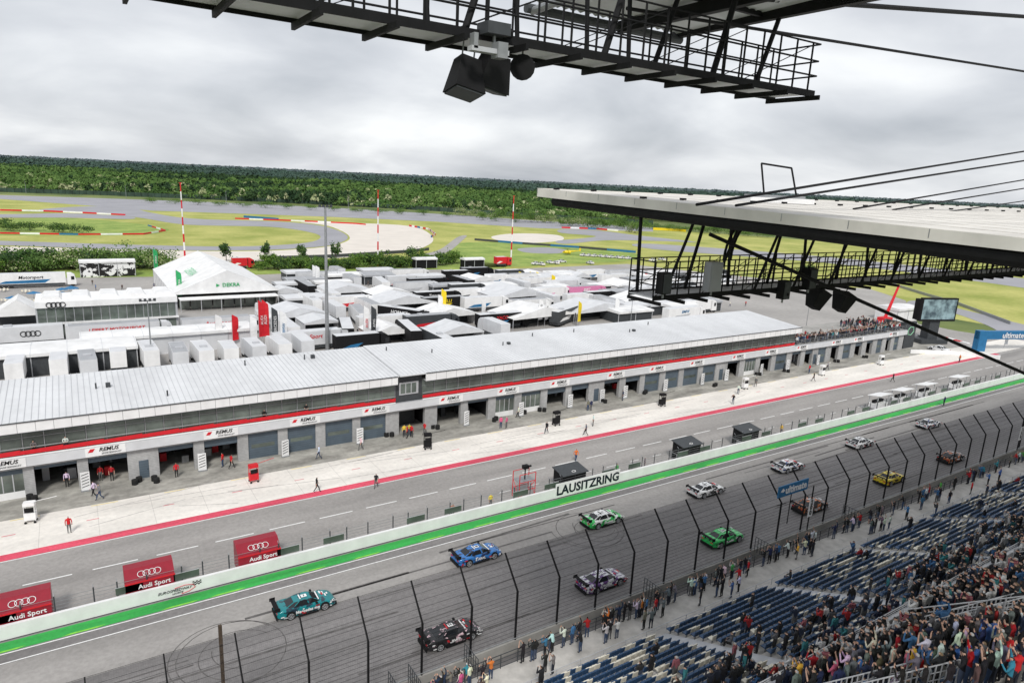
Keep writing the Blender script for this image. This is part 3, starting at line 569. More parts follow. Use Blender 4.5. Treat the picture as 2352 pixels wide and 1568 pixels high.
# ---------- people ----------
def pose(kind):
    J={'pel':((0,0,.95),.135),'bel':((0,0,1.12),.125),'che':((0,0,1.32),.15),'nek':((0,.0,1.5),.055),'hed':((0,.02,1.61),.095),'top':((0,.01,1.7),.08)}
    E=[('pel','bel','t'),('bel','che','t'),('che','nek','t'),('nek','hed','h'),('hed','top','h')]
    for s,sg in (('L',1),('R',-1)):
        A=dict(sho=(.19,0,1.43),elb=(.25,-.04,1.15),wri=(.25,.07,.9),han=(.24,.1,.83),hip=(.09,0,.88),kne=(.1,.02,.5),ank=(.11,-.02,.09),toe=(.12,.16,.04))
        if kind=='photo': A.update(elb=(.27,.18,1.2),wri=(.12,.3,1.5),han=(.07,.33,1.57))
        if kind=='up' and sg>0: A.update(elb=(.3,.08,1.62),wri=(.22,.15,1.88),han=(.2,.17,1.96))
        if kind=='up' and sg<0: A.update(elb=(.28,.12,1.18),wri=(.15,.28,1.35),han=(.1,.32,1.4))
        if kind=='walk':
            if sg>0: A.update(kne=(.1,.2,.53),ank=(.1,.28,.12),toe=(.1,.44,.1),elb=(.24,-.14,1.18),wri=(.23,-.15,.93),han=(.23,-.13,.86))
            else: A.update(kne=(.1,-.02,.5),ank=(.1,-.32,.16),toe=(.1,-.2,.04),elb=(.24,.08,1.16),wri=(.22,.25,.98),han=(.21,.29,.92))
        if kind=='sit': A.update(kne=(.12,.42,.93),ank=(.12,.44,.5),toe=(.12,.6,.46),elb=(.26,.05,1.17),wri=(.16,.28,1.07),han=(.13,.34,1.05))
        if kind=='lean': A.update(elb=(.26,.22,1.18),wri=(.16,.42,1.1),han=(.12,.47,1.1))
        rad=dict(sho=.062,elb=.046,wri=.032,han=.035,hip=.095,kne=.062,ank=.042,toe=.035)
        for k,v in A.items(): J[k+s]=((v[0]*sg,v[1],v[2]),rad[k])
        E+=[('che','sho'+s,'t'),('sho'+s,'elb'+s,'t'),('elb'+s,'wri'+s,'a'),('wri'+s,'han'+s,'k'),('pel','hip'+s,'l'),('hip'+s,'kne'+s,'l'),('kne'+s,'ank'+s,'l'),('ank'+s,'toe'+s,'s')]
    if kind=='lean':
        for k in ('che','nek','hed','top','shoL','shoR'): p,r=J[k]; J[k]=((p[0],p[1]+(p[2]-.95)*.25,p[2]-.03),r)
    if kind=='sit': J={k:((p[0],p[1]-.05,p[2]-.46),r) for k,(p,r) in J.items()}
    return J,E
def person_mesh(kind,fine,longs=True,isl=False):
    J,E=pose(kind); J=dict(J); E=list(E)
    if fine:
        for s,sg in (('L',1),('R',-1)):
            h=Vector(J['han'+s][0]); w_=Vector(J['wri'+s][0]); d=(h-w_).normalized(); sd_=d.cross(Vector((0,1,.3))).normalized(); nn=d.cross(sd_)
            for k,(o,L) in enumerate(((-.03,.06),(-.01,.075),(.01,.072),(.03,.055))):
                a=h+d*.03+sd_*o; c=h+d*(.03+L*.6)+sd_*o*1.2+nn*.01; e=h+d*(.03+L)+sd_*o*1.2+nn*.03
                J['f%d'%k+s]=(tuple(a),.011); J['g%d'%k+s]=(tuple(c),.009); J['i%d'%k+s]=(tuple(e),.008); E+=[('han'+s,'f%d'%k+s,'k'),('f%d'%k+s,'g%d'%k+s,'k'),('g%d'%k+s,'i%d'%k+s,'k')]
            a=h-sd_*.045; c=h+d*.035-sd_*.06; J['th'+s]=(tuple(a),.012); J['tk'+s]=(tuple(c),.01); E+=[('han'+s,'th'+s,'k'),('th'+s,'tk'+s,'k')]
        J['nos']=((0,J['hed'][0][1]+.1,J['hed'][0][2]),.014); E.append(('hed','nos','h'))
    K=list(J); me=bpy.data.meshes.new('p'); me.from_pydata([J[k][0] for k in K],[(K.index(a),K.index(c)) for a,c,_ in E],[])
    o=bpy.data.objects.new('p',me); COL.objects.link(o); o.modifiers.new('s','SKIN')
    for i,k in enumerate(K):
        r=J[k][1]; rx=r*1.15 if k in('che','pel','bel') else r; ry=r*.78 if k in ('che','pel','bel') else r
        me.skin_vertices[0].data[i].radius=(rx,ry); me.skin_vertices[0].data[i].use_root=(k=='pel')
    if fine: ss=o.modifiers.new('u','SUBSURF'); ss.levels=1; ss.render_levels=1
    dg=bpy.context.evaluated_depsgraph_get(); dg.update(); m2=bpy.data.meshes.new_from_object(o.evaluated_get(dg)); bpy.data.objects.remove(o)
    m2.materials.clear(); sfx='_i' if isl else ''
    for m in ('top'+sfx,'trs'+sfx,'skin','hair'+sfx,'shoe'): m2.materials.append(M[m])
    S=[(Vector(J[a][0]),Vector(J[c][0]),t,max(J[a][1],J[c][1])) for a,c,t in E]; hz=J['hed'][0]
    for p in m2.polygons:
        c=p.center; best=(9,None)
        for a,e_,t,r in S:
            d=e_-a; tt=max(0,min(1,(c-a).dot(d)/d.length_squared)); q=(c-(a+d*tt)).length-r*.8
            if q<best[0]: best=(q,t)
        t=best[1]
        if t=='h': i=3 if (c.z>hz[2]+.045 or (c.y<hz[1]-.02 and c.z>hz[2]-.07)) else 2
        elif t=='a': i=0 if longs else 2
        else: i={'t':0,'l':1,'s':4,'k':2}[t]
        p.material_index=i; p.use_smooth=True
    return m2
PM={}
def pm(kind,longs=True):
    if (kind,longs) not in PM: m=person_mesh(kind,True,longs); m.name='person_'+kind; PM[(kind,longs)]=m
    return PM[(kind,longs)]
CN={'black':(.012,.012,.014),'white':(.65,.65,.65),'red':(.48,.015,.02),'grey':(.15,.15,.16),'navy':(.015,.025,.07),'blue':(.05,.15,.36),'green':(.08,.35,.08),'pink':(.6,.1,.22),'orange':(.7,.18,.03),'yellow':(.7,.55,.05),'brown':(.08,.06,.045),'teal':(.03,.22,.25)}
PW={'stand':'standing','photo':'raising a camera','up':'raising one arm','walk':'walking','sit':'sitting','lean':'leaning forward'}
def person(x,y,z,a,kind,c,where,grp=None,s=1.):
    o=ob('person',pm(kind,R.random()<.7),label='person in %s top %s %s'%(c,PW[kind],where),cat='person',group=grp,X=Matrix.Translation((x,y,z))@Matrix.Rotation(a,4,'Z')@Matrix.Scale(s,4)); o.color=(*[min(1,v*R.uniform(.8,1.25)) for v in CN[c]],1); return o
for px,py,c,k,a in ((160,1224,'red','stand',0),(217,1141,'white','walk',1),(230,1147,'grey','walk',2),(406,1096,'red','stand',0),(512,1072,'red','stand',1),(532,1076,'red','walk',-1),(733,1054,'white','walk',1.5),(829,1033,'white','walk',2),(728,1130,'black','walk',-1.5),(864,1120,'black','walk',2.5),(1322,1060,'orange','walk',3),(1362,978,'white','stand',1),(1255,995,'black','walk',2),(1150,983,'pink','stand',0),(1163,983,'pink','stand',.5),(1350,943,'grey','stand',0),(1357,943,'navy','stand',0),(1683,928,'black','photo',2),(2050,877,'black','walk',1),(2203,832,'orange','stand',1),(1868,876,'black','walk',1),(1858,857,'red','stand',0),(155,1117,'white','stand',3),(232,1103,'red','stand',3),(258,1103,'red','stand',3),(928,1003,'yellow','stand',3),(940,1001,'yellow','stand',2.5),(935,1006,'red','stand',1),(945,1004,'red','stand',-1),(975,998,'red','walk',-1),(2167,932,'navy','stand',0),(1900,850,'grey','walk',1),(1735,888,'grey','walk',2),(1430,920,'navy','stand',1),(1190,960,'white','walk',1),(1695,905,'white','stand',2),(1345,1000,'grey','walk',1)):
    p=G(px,py,.11); person(p.x,p.y,.11,a,k,c,'in the pit lane','people in the pit lane',1.08)
for px,py,c,k in ((1127,1150,'yellow','stand'),(1040,1172,'orange','lean'),(1416,1088,'green','stand'),(1793,1000,'yellow','stand'),(1480,1070,'grey','stand')):
    x=AY(px,py,59).x; person(x,59.0,.42,R.uniform(2.5,3.8),k,c,'behind the pit wall','marshals at the pit wall')
for px,c in ((705,'black'),(608,'black'),(150,'white'),(75,'grey')): x=AY(px,950 if px>300 else 1010,83.8).x; person(x,84.22,4.96,3.1,'lean',c,'on the gallery ledge','people on the gallery')
cl=list(CN)
wts=[11,6,2,5,4,2.5,.5,.6,.5,.4,1,1]
n_=0
for i in range(190):
    if R.random()<.55: x=R.choice([19,22,26,30,34,39,45,52,60,70,82,95])+R.gauss(0,1.6)
    else: x=R.uniform(17,115)
    y=35.75+R.uniform(-.2,.1) if R.random()<.65 else R.uniform(33.6,35.5)
    if not seen((x,y,1)) or n_>145: continue
    n_+=1; person(x,y,1.,R.uniform(-.4,.6),R.choice(['photo','stand','stand','lean','photo','up']),R.choices(cl,wts)[0],'by the track railing','spectators at the trackside railing',R.uniform(.98,1.08))
people.sort(key=dist)
TP=[]
for k in ('stand','photo','up','sit'): m=person_mesh(k,False,True,True); m.name='crowd'; TP.append(m)
rest=[]; q=0
for i,s in enumerate(people):
    up_=s[3]==1; k=R.choice(['photo','stand','photo','sit','up','stand','stand']) if up_ else R.choice(['sit','sit','stand','stand','photo'])
    if q<105: q+=1; person(s[0]+R.uniform(-.05,.05),s[1]+(.18 if k!='sit' else 0),s[2],R.uniform(-.5,.6),k,R.choices(cl,wts)[0],'on the grandstand','spectators on the grandstand',R.uniform(.98,1.1))
    else: rest.append((s[0]+R.uniform(-.08,.08),s[1]+(.18 if k!='sit' else 0),s[2],R.uniform(-.7,.7),['stand','photo','up','sit'].index(k)))
stamp('crowd',TP,rest,label='dense crowd of spectators on the grandstand terraces',cat='crowd',kind='stuff')
it=[]
for i in range(380):
    x=XE+1+(XF-XE-2)*R.random(); y=84.9+abs(R.gauss(0,1.4)); it.append((x,y,4.95,R.uniform(2.6,3.8),R.choice([0,0,1])))
for i in range(60): it.append((XF-R.uniform(0,14),R.uniform(88,95),4.95,R.uniform(0,6),0))
stamp('crowd',TP,it,label='crowd of spectators on the garage roof terrace',cat='crowd',kind='stuff')
# ---------- cars ----------
WM={}
def wheels(par,xs,yy,r,wd):
    key=(r,wd)
    if key not in WM:
        t=B().tube((0,-wd/2,0),(0,wd/2,0),r,'rubber',18); rim=B()
        for sgn in (-1,1):
            y=sgn*(wd/2+.005); rim.tube((0,y-.004*sgn,0),(0,y+.01*sgn,0),r*.16,'lgrey',8)
            for k in range(7):
                a=k*2*math.pi/7; rim.add([(r*.1*math.cos(a-.5),y,r*.1*math.sin(a-.5)),(r*.1*math.cos(a+.5),y,r*.1*math.sin(a+.5)),(r*.68*math.cos(a+.13),y,r*.68*math.sin(a+.13)),(r*.68*math.cos(a-.13),y,r*.68*math.sin(a-.13))],[(0,1,2,3)],'lgrey')
            P=[(r*.68*math.cos(a),y,r*.68*math.sin(a)) for a in [i*math.pi/8 for i in range(17)]]; rim.path(P,.02,'lgrey',4)
        t=t.obj('w'); ri=rim.obj('w'); WM[key]=(t.data,ri.data); bpy.data.objects.remove(t); bpy.data.objects.remove(ri)
    for x in xs:
        for s in (-1,1):
            wh=ob('wheel',WM[key][0],par,X=Matrix.Translation((x,s*yy,r))); ob('rim',WM[key][1],wh)
def car(X,pm_,roofm=None,race=True,label='car',group=None,name='race_car',txt=None,stick=('white','dgrey')):
    st=[(-2.42,.78,.3,.74,.8),(-2.25,.9,.16,.86,.93),(-1.85,1.0,.1,.9,.97),(-1.3,1.02,.09,.86,.97),(-.85,.93,.09,.8,.94),(-.2,.9,.09,.79,.93),(.5,.91,.09,.79,.92),(.95,.97,.09,.8,.9),(1.45,1.02,.09,.79,.86),(1.95,.98,.09,.68,.77),(2.3,.86,.12,.52,.62),(2.47,.62,.16,.38,.46)]
    if not race: st=[(a,b_*.92,c+.08,d*1.05,e*1.05) for a,b_,c,d,e in st]
    V=[]
    for x,w_,zb,zs,zt in st:
        h=[(w_*.93,zb),(w_,zb+.12),(w_*.98,(zb+zs)/2),(w_*.97,zs),(w_*.8,(zs+zt*1.4)/2.4),(w_*.4,zt)]
        V+=[(x,y,z) for y,z in h]+[(x,-y,z) for y,z in h[::-1]]
    m=12; Fs=[(i*m+j,i*m+(j+1)%m,(i+1)*m+(j+1)%m,(i+1)*m+j) for i in range(len(st)-1) for j in range(m)]+[tuple(range(m)),tuple(range((len(st)-1)*m,len(st)*m))]
    root=B().add(V,Fs,pm_).obj(name,label=label,cat='race car' if race else 'car',group=group,X=X,smooth=True)
    sb=root.modifiers.new('smooth','SUBSURF'); sb.levels=1; sb.render_levels=2
    zb=.84; zt=1.27 if race else 1.42; lo=[(-1.85,.66),(-1.2,.77),(.2,.79),(1.2,.66)]; hi=[(-.95,.47),(-.55,.55),(.05,.56),(.4,.48)]
    V=[(x,-y,zb) for x,y in lo]+[(x,y,zb) for x,y in lo[::-1]]+[(x,-y,zt-(.04 if i in(0,3) else 0)) for i,(x,y) in enumerate(hi)]+[(x,y,zt-(.04 if i in(0,3) else 0)) for i,(x,y) in list(enumerate(hi))[::-1]]
    cb_=B().add(V,[(i,(i+1)%8,8+(i+1)%8,8+i) for i in range(8)]+[tuple(range(8,16))],roofm or pm_).obj('cabin',root)
    bv=cb_.modifiers.new('bev','BEVEL'); bv.width=.05; bv.segments=2
    def win(P,nm='window'):
        c=sum((Vector(p) for p in P),Vector())/4; n_=(Vector(P[1])-Vector(P[0])).cross(Vector(P[2])-Vector(P[0])).normalized()
        if n_.dot(c-Vector((-.2,0,.9)))<0: n_=-n_
        Q=[c+(Vector(p)-c)*.86+n_*.01 for p in P]; B().quad(Q,'glass2').obj(nm,root)
    win([V[3],V[4],V[12],V[11]],'windscreen'); win([V[0],V[7],V[15],V[8]],'rear_window')
    for k in (0,1,2): win([V[k],V[k+1],V[k+9],V[k+8]]); win([V[7-k],V[6-k],V[14-k],V[15-k]])
    for x in (-1.38,1.42):
        a=B(); a.tube((x,-1.005 if race else -.92,.37),(x,1.005 if race else .92,.37),.395,'black',22); a.obj('wheel_arch',root)
    wheels(root,(-1.38,1.42),.88 if race else .8,.345,.3 if race else .24)
    for s in (-1,1):
        B().add([(2.28,s*.5,.56),(2.0,s*.82,.68),(2.12,s*.84,.55),(2.36,s*.62,.46)],[(0,1,2,3)],'white').obj('headlight',root,X=Matrix.Translation((.03,s*.02,.03)))
        B().box(-2.44,-2.4,s*.6-.16,s*.6+.16,.66,.76,'rred').obj('tail_light',root)
        B().prism([(.55,.0),(.75,.0),(.7,.14),(.55,.14)],s*.86,s*1.03,'black','y').obj('mirror',root,X=Matrix.Translation((.1,0,.88)))
    B().box(2.38,2.475,-.5,.5,.2,.36,'black').obj('grille',root)
    if race:
        B().prism([(1.7,-.9),(2.55,-.7),(2.66,0),(2.55,.7),(1.7,.9)],.06,.09,'black','z').obj('splitter',root)
        b=B().box(-2.6,-2.25,-.85,.85,1.13,1.16,'black').box(-2.62,-2.55,-.85,.85,1.16,1.22,'black')
        for s in (-1,1): b.box(-2.66,-2.2,s*.86-.012,s*.86+.012,.98,1.28,'black').box(-2.45,-2.3,s*.3-.02,s*.3+.02,.85,1.13,'black')
        b.obj('rear_wing',root); B().box(-2.5,-2.42,-.8,.8,.14,.42,'black').obj('diffuser',root)
        b=B()
        for s in (-1,1): b.box(-.85,.85,s*.95-.08,s*.95+.08,.1,.2,'black')
        b.obj('side_skirt',root)
        b=B()
        for k in range(14):
            x=R.choice([-2.15,-1.95,-.75,-.5,.75,.9,1.9,2.05])+R.uniform(-.1,.1); z=R.choice([.3,.42,.56,.68]); b.box(x,x+R.uniform(.12,.34),-1.035,-1.0,z,z+.08,R.choice(stick))
        for k in range(5): x=R.uniform(1.15,1.9); y=R.uniform(-.6,.4); b.box(x,x+.12,y,y+R.uniform(.2,.4),.84,.895-.05*(x>1.6),R.choice(stick))
        b.box(.95,1.05,-.6,.6,.96,.985,R.choice(stick)).box(-.5,-.4,-.35,.35,zt+.004,zt+.012,R.choice(stick)); b.obj('sponsor_decal',root)
        if txt: text(root,txt[0],txt[1],(-.0,-1.005,.52),txt[2],off=.012)
        B().box(-.3,.15,-.2,.2,zt-.002,zt+.008,'white').obj('number_plate',root)
        text(root,str(txt[3]),.3,(-.08,0,zt+.02),'black',face='t',name='race_number')
    return root
L_={'teal':livery('paint_teal',(.0,.2,.22),(.01,.03,.05),1.3,.56),'blk':livery('paint_black_pink_white',(.012,.012,.014),(.7,.5,.55),1.7,.58),'blu':livery('paint_blue',(.03,.18,.5),(.015,.03,.09),1.7,.53),'pur':livery('paint_purple_white',(.1,.03,.17),(.68,.68,.7),1.8,.5),
 'grn':livery('paint_green_white',(.03,.5,.1),(.7,.72,.7),1.3,.53),'gr2':livery('paint_green',(.03,.55,.12),(.02,.06,.03),1.7,.6),'wht':livery('paint_white',(.8,.8,.8),(.03,.03,.035),1.7,.58),'wh2':livery('paint_white_blue',(.78,.79,.8),(.02,.05,.2),1.6,.56),'bk2':livery('paint_black_orange',(.012,.012,.013),(.7,.2,.05),1.8,.55),'yel':livery('paint_yellow',(.85,.65,.02),(.02,.02,.02),1.6,.59)}
CARS=[(627,773,1352,1418,'teal','black',('Mercedes me',.36,'white',3),'teal'),(966,1103,1413,1490,'blk',None,('BWT',.34,'white',34),'black pink'),(1037,1152,1245,1298,'blu',None,('ARAL',.34,'white',48),'blue'),(1325,1436,1303,1360,'pur',None,('DTM',.34,'white',77),'purple white'),
 (1333,1432,1170,1213,'grn','wht',('Schaeffler',.28,'white',51),'green white'),(1615,1703,1210,1257,'gr2',None,('Schaeffler',.28,'white',53),'bright green'),(1580,1662,1108,1143,'wht',None,('BMW',.3,'black',7),'white'),(1820,1900,1143,1180,'bk2',None,('DTM',.3,'white',33),'black orange'),
 (1773,1845,1055,1087,'wh2',None,('BMW',.3,'black',11),'white blue'),(2005,2077,1083,1115,'yel',None,('ADAC',.3,'black',99),'yellow'),(1943,2006,1005,1032,'wht',None,('BMW',.3,'black',15),'white'),(2150,2215,1038,1065,'bk2',None,('Audi',.3,'white',31),'black'),(2103,2160,962,987,'wh2',None,('BMW',.3,'black',36),'white black')]
for a,c,y0,y1,k,rf,tx,nm in CARS:
    p=G((a+c)/2,y1-.32*(y1-y0),.1); car(TR(p.x,p.y,.105,R.uniform(-.02,.02)),L_[k],L_.get(rf),label='%s touring race car with rear wing on the straight'%nm,group='race cars on the straight',txt=tx,stick=('white','white','rred') if k in('teal','blk','blu','pur') else ('white','orange','white') if k=='bk2' else ('white','black','dgrey') if k in ('grn','gr2') else ('black','dgrey','rred'))
# ---------- poles ----------
def pole(a,t,r,label,stripe=False,head=None,catg='mast'):
    p=G(*a); top=AY(t[0],t[1],p.y).z; b=B()
    if stripe:
        k=9
        for i in range(k): b.tube((0,0,top*i/k),(0,0,top*(i+1)/k),r*(1-.5*i/k),'rred' if i%2==0 else 'white',8,r*(1-.5*(i+1)/k))
        b.tube((-.6,0,top),(.6,0,top),.06,'rred')
    else: b.tube((0,0,0),(0,0,top),r,'grey',10,r*.5)
    o=b.obj('mast' if stripe else 'lamp_post',label=label,cat=catg,X=TR(p.x,p.y))
    if head:
        c=B().tube((-1.2,0,top),(1.2,0,top),.08,'dgrey')
        for k in range(4): c.box(-1.3+k*.75,-.9+k*.75,-.3,.2,top-.1,top+.35,'dgrey')
        c.obj('lamp_head',o)
for a,t in (((425,594),(416,420)),((868,612),(867,437)),((1173,608),(1178,450))): pole(a,t,.35,'tall red and white striped mast in the infield',True)
pole((752,805),(745,475),.42,'tall grey floodlight mast in the paddock',head=1,catg='floodlight mast'); pole((350,842),(345,690),.16,'slim grey lamp post behind the pit building',head=1,catg='lamp post'); pole((1850,760),(1852,700),.1,'small lamp post in the paddock',head=1,catg='lamp post'); pole((1448,745),(1450,690),.12,'small lamp post in the paddock',head=1,catg='lamp post')
for px,py,t in ((60,438,415),(290,450,425),(520,462,438),(800,478,452),(1230,500,480)): pole((px,py+6),(px,t),.2,'thin grey pole by the oval track',catg='pole')
# ---------- paddock vehicles, tents ----------
used=[]
def truck(px,py,m='white',m2=None,tx=None,ang=0,L=13.6,cab=True,tcol='black',label=None,z=0,P=None,cabm=None):
    p=P or G(px,py); used.append((p.x,p.y,7)); m2=m2 or m; cabm=cabm or m
    b=B().box(-L/2,L/2,-1.25,1.25,1.15,4.0,m).box(-L/2+.3,L/2-.3,-1.2,1.2,.55,1.14,'dgrey')
    b.box(-L/2+.05,L/2-.05,-1.2,1.2,4.0,4.03,'canvas2' if R.random()<.7 else 'canvas3')
    if R.random()<.5: b.box(-L*.2,-L*.1,-.6,.6,4.03,4.3,'lgrey')
    o=b.obj('truck',label=label or 'white race transporter truck parked in the paddock',cat='truck',group='trucks in the paddock',X=TR(p.x,p.y+1.25,.02,ang))
    if m2!=m:
        B().prism([(-L/2+1,1.3),(L/2-5,1.3),(L/2-3.5,2.3),(-L/2+3,2.0)],-1.27,-1.252,m2,'y').obj('livery_panel',o)
    for x in (-L/2+1.6,-L/2+2.9,-L/2+4.2):
        for s in (-1,1): B().tube((x,s*1.05-.12,.5),(x,s*1.05+.12,.5),.5,'rubber',12).obj('wheel',o)
    if cab:
        c=B().prism([(L/2+.35,.6),(L/2+2.5,.6),(L/2+2.5,2.0),(L/2+2.2,3.2),(L/2+1.4,3.75),(L/2+.35,3.8)],-1.22,1.22,cabm,'y').obj('cab',o)
        B().add([(L/2+2.52,-1.1,2.0),(L/2+2.52,1.1,2.0),(L/2+2.24,1.05,3.1),(L/2+2.24,-1.05,3.1)],[(0,1,2,3)],'glass2').box(L/2+1.3,L/2+2.1,-1.235,-1.225,1.9,2.9,'glass2').obj('windscreen',c)
        for s in (-1,1): B().tube((L/2+1.6,s*1.05-.15,.5),(L/2+1.6,s*1.05+.15,.5),.5,'rubber',12).obj('wheel',o)
    if tx: text(o,tx,1.2 if len(tx)<14 else .95,(0.3,-1.3,2.9),tcol,shear=.2,off=.015)
    return o
def gable(px,py,W,L,e=2.8,r=4.6,ang=0,label=None,side=True,name='marquee_tent',front=None,bays=0,m='canvas'):
    p=G(px,py); used.append((p.x,p.y+L/2,max(W,L)*.55))
    b=B()
    for x in (-W/2,W/2):
        k=max(2,int(L/4))
        for i in range(k+1): b.box(x-.06,x+.06,i*L/k-.06,i*L/k+.06,0,e,'lgrey')
    if side: b.box(-W/2+.07,-W/2+.12,.1,L,0,e,m); b.box(W/2-.12,W/2-.07,.1,L,0,e,m); b.box(-W/2,W/2,L-.05,L,0,e,m)
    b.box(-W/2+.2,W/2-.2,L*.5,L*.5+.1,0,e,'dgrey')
    o=b.obj(name,label=label or 'white gable marquee tent in the paddock',cat='tent',group='tents in the paddock',X=TR(p.x,p.y,.02,ang))
    c=B()
    k=max(2,int(L/4))
    for s in (-1,1):
        V=[]
        for i in range(2*k+1):
            sag=0 if i%2==0 else .12
            for j in range(5): t=j/4; V.append((s*(W/2+.15)*(1-t),-.1+i*(L+.2)/(2*k),e+(r-e)*t-sag*math.sin(math.pi*t)*1.-sag*.3))
        c.add(V,[(i*5+j,i*5+j+1,(i+1)*5+j+1,(i+1)*5+j) for i in range(2*k) for j in range(4)],m)
    c.add([(-W/2-.1,-.08,e),(W/2+.1,-.08,e),(0,-.08,r-.02)],[(0,1,2)],m).box(-W/2-.15,W/2+.15,-.12,-.09,e-.3,e,m); c.obj('roof',o)
    if front: text(o,front[0],front[1],(front[2],-.2,front[3]),front[4],off=.02)
    return o
def flat(px,py,W,L,h,label,front='canvas',m='canvas',name='hospitality_tent',ang=0,cat_='tent',rise=.4):
    p=G(px,py); used.append((p.x,p.y+L/2,max(W,L)*.5)); b=B()
    b.box(-W/2,W/2,.3,L,0,h-.5,front); k=max(2,int(W/5))
    for i in range(k+1): x=-W/2+i*W/k; b.box(x-.08,x+.08,.15,.28,0,h-.5,'lgrey')
    o=b.obj(name,label=label,cat=cat_,X=TR(p.x,p.y,.02,ang)); c=B()
    c.prism([(-.2,h-.55),(-.2,h),(L*.5,h+rise),(L+.1,h),(L+.1,h-.55)],-W/2-.2,W/2+.2,m,'x')
    for i in range(k+1): x=-W/2+i*W/k; c.prism([(-.21,h-.5),(-.21,h+.03),(L*.5,h+rise+.04),(L+.11,h+.03)],x-.05,x+.05,'canvas2','x')
    c.obj('roof',o); return o
yh=G(250,772).y; xa,xb=AY(88,778,yh).x,AY(412,762,yh).x
b=B().box(xa,xb,yh+.4,yh+11,.02,6.6,'lgrey').box(xa,xb,yh-.1,yh+11.2,6.6,7.8,'white').box(xa-.1,xb+.1,yh-.3,yh+.38,3.2,3.5,'white')
o=b.obj('hospitality_building',label='two storey glazed hospitality building with white roof',cat='building')
k=16
for i in range(k):
    x0=xa+.3+i*(xb-xa-.6)/k; x1=x0+(xb-xa-.6)/k-.15
    B().box(x0,x1,yh+.3,yh+.39,.3,3.1,'glass').obj('window',o); B().box(x0,x1,yh+.3,yh+.39,3.6,6.5,'glass').obj('window',o)
c=B(); rings(c,xa+3.5,yh-.2,7.2,.5,'black',.09); c.obj('emblem',o)
c=B()
for i in range(5): x0=xa+1+i*(xb-xa)/5; c.prism([(x0,7.8),(x0+(xb-xa)/5-1.5,7.8),(x0+(xb-xa)/5-2,8.5),(x0+.5,8.5)],yh+2,yh+10,'canvas','y')
c.obj('roof_canopy',o)
used.append(((xa+xb)/2,yh+5,18))
yd=G(530,706).y; xa,xb=AY(400,700,yd).x,AY(642,708,yd).x; W=xb-xa
o=gable(521,706,W,46,4.2,9.6,label='very large white marquee tent with green lettering'); o.location.x=(xa+xb)/2; o['category']='tent'
text(o,'DEKRA',1.35,(.8,-.25,5.9),'gflag',off=.02); c=B().add([(-2.8,-.2,5.45),(-1.9,-.2,5.9),(-2.8,-.2,6.35)],[(0,1,2)],'gflag'); c.obj('emblem',o)
sl=math.atan2(9.6-4.2,W/2); text(o,'DEKRA',3.4,(-W*.25,17,4.2+(W/2-W*.25)*math.tan(sl)+.3),'pgreen',face=Matrix.Rotation(-sl,4,'Y')@Matrix.Rotation(-math.pi/2,4,'Z'))
c=B().box(-W/2+1,W/2-1,-4,-.3,3.,3.25,'white')
for i in range(6): c.box(-W/2+1+i*(W-2.2)/5,-W/2+1.15+i*(W-2.2)/5,-3.9,-3.75,0,3,'lgrey')
for i in range(9): c.box(-W/2+1.2+i*(W-2)/9,-W/2+.9+(i+1)*(W-2)/9,-.28,-.2,.2,2.8,'glass')
c.obj('entrance_porch',o)
truck(70,661,'white','navy','Motorsport',label='white transporter with blue and red stripes',L=17)
o=flat(250,636,15,5,5,'building wrapped in black and white camouflage',front=mat('camouflage',(.01,.01,.01),.6,scale=.5,col2=(.8,.8,.8),lo=.49,hi=.51),name='camouflage_pavilion',cat_='pavilion')
o=truck(52,798,'canvas2',None,None,label='silver trailer with ring emblem',cab=True); c=B(); rings(c,1.5,-1.3,2.6,.5,'black',.08); c.obj('emblem',o)
truck(268,788,'canvas2',None,'LEIPERT MOTORSPORT',tcol='rred',label='long silver trailer with black and red lettering',L=16)
truck(500,772,'canvas2',None,'Audi Sport',tcol='rred',label='light grey trailer with red lettering'); truck(708,806,'canvas2',None,'Audi Sport',tcol='rred',label='light grey customer racing trailer')
for px,py,W,L in ((118,862,26,9),(400,812,30,7)): flat(px,py,W,L,4.,'long white flat tent awning behind the garages',front='canvas2' if px>200 else 'dgrey')
for i,(px,py) in enumerate(((140,872),(205,870),(40,880),(275,850),(345,846),(415,850),(470,846),(530,843),(590,836),(648,830),(700,822))): truck(px,py,R.choice(['white','white','canvas2']),None,None,ang=math.pi/2+R.uniform(-.05,.05),L=R.uniform(6,8.5),cab=True,label='white motorhome parked nose out behind the tents')
for px,py,W,L,e,r in ((690,752,14,10,2.8,4.6),(800,694,15,10,3,4.8),(905,700,12,8,3,4.6),(935,722,17,10,3,5),(1205,702,19,13,3,5.2),(1250,752,20,11,3,5.2),(1385,737,20,11,3,4.8),(900,792,9,8,2.6,4.2),(1040,752,15,9,3,4.8),(1060,790,11,8,2.6,4.2),(1500,716,17,11,3,4.8),(1110,665,12,9,3,4.4),(1450,675,14,9,3,4.4),(1330,668,14,9,3,4.4),(45,752,9,8,2.8,6)): gable(px,py,W,L,e,r,side=R.random()<.6,ang=R.choice([0,0,.08]),m=R.choice(['canvas','canvas','canvas2']))
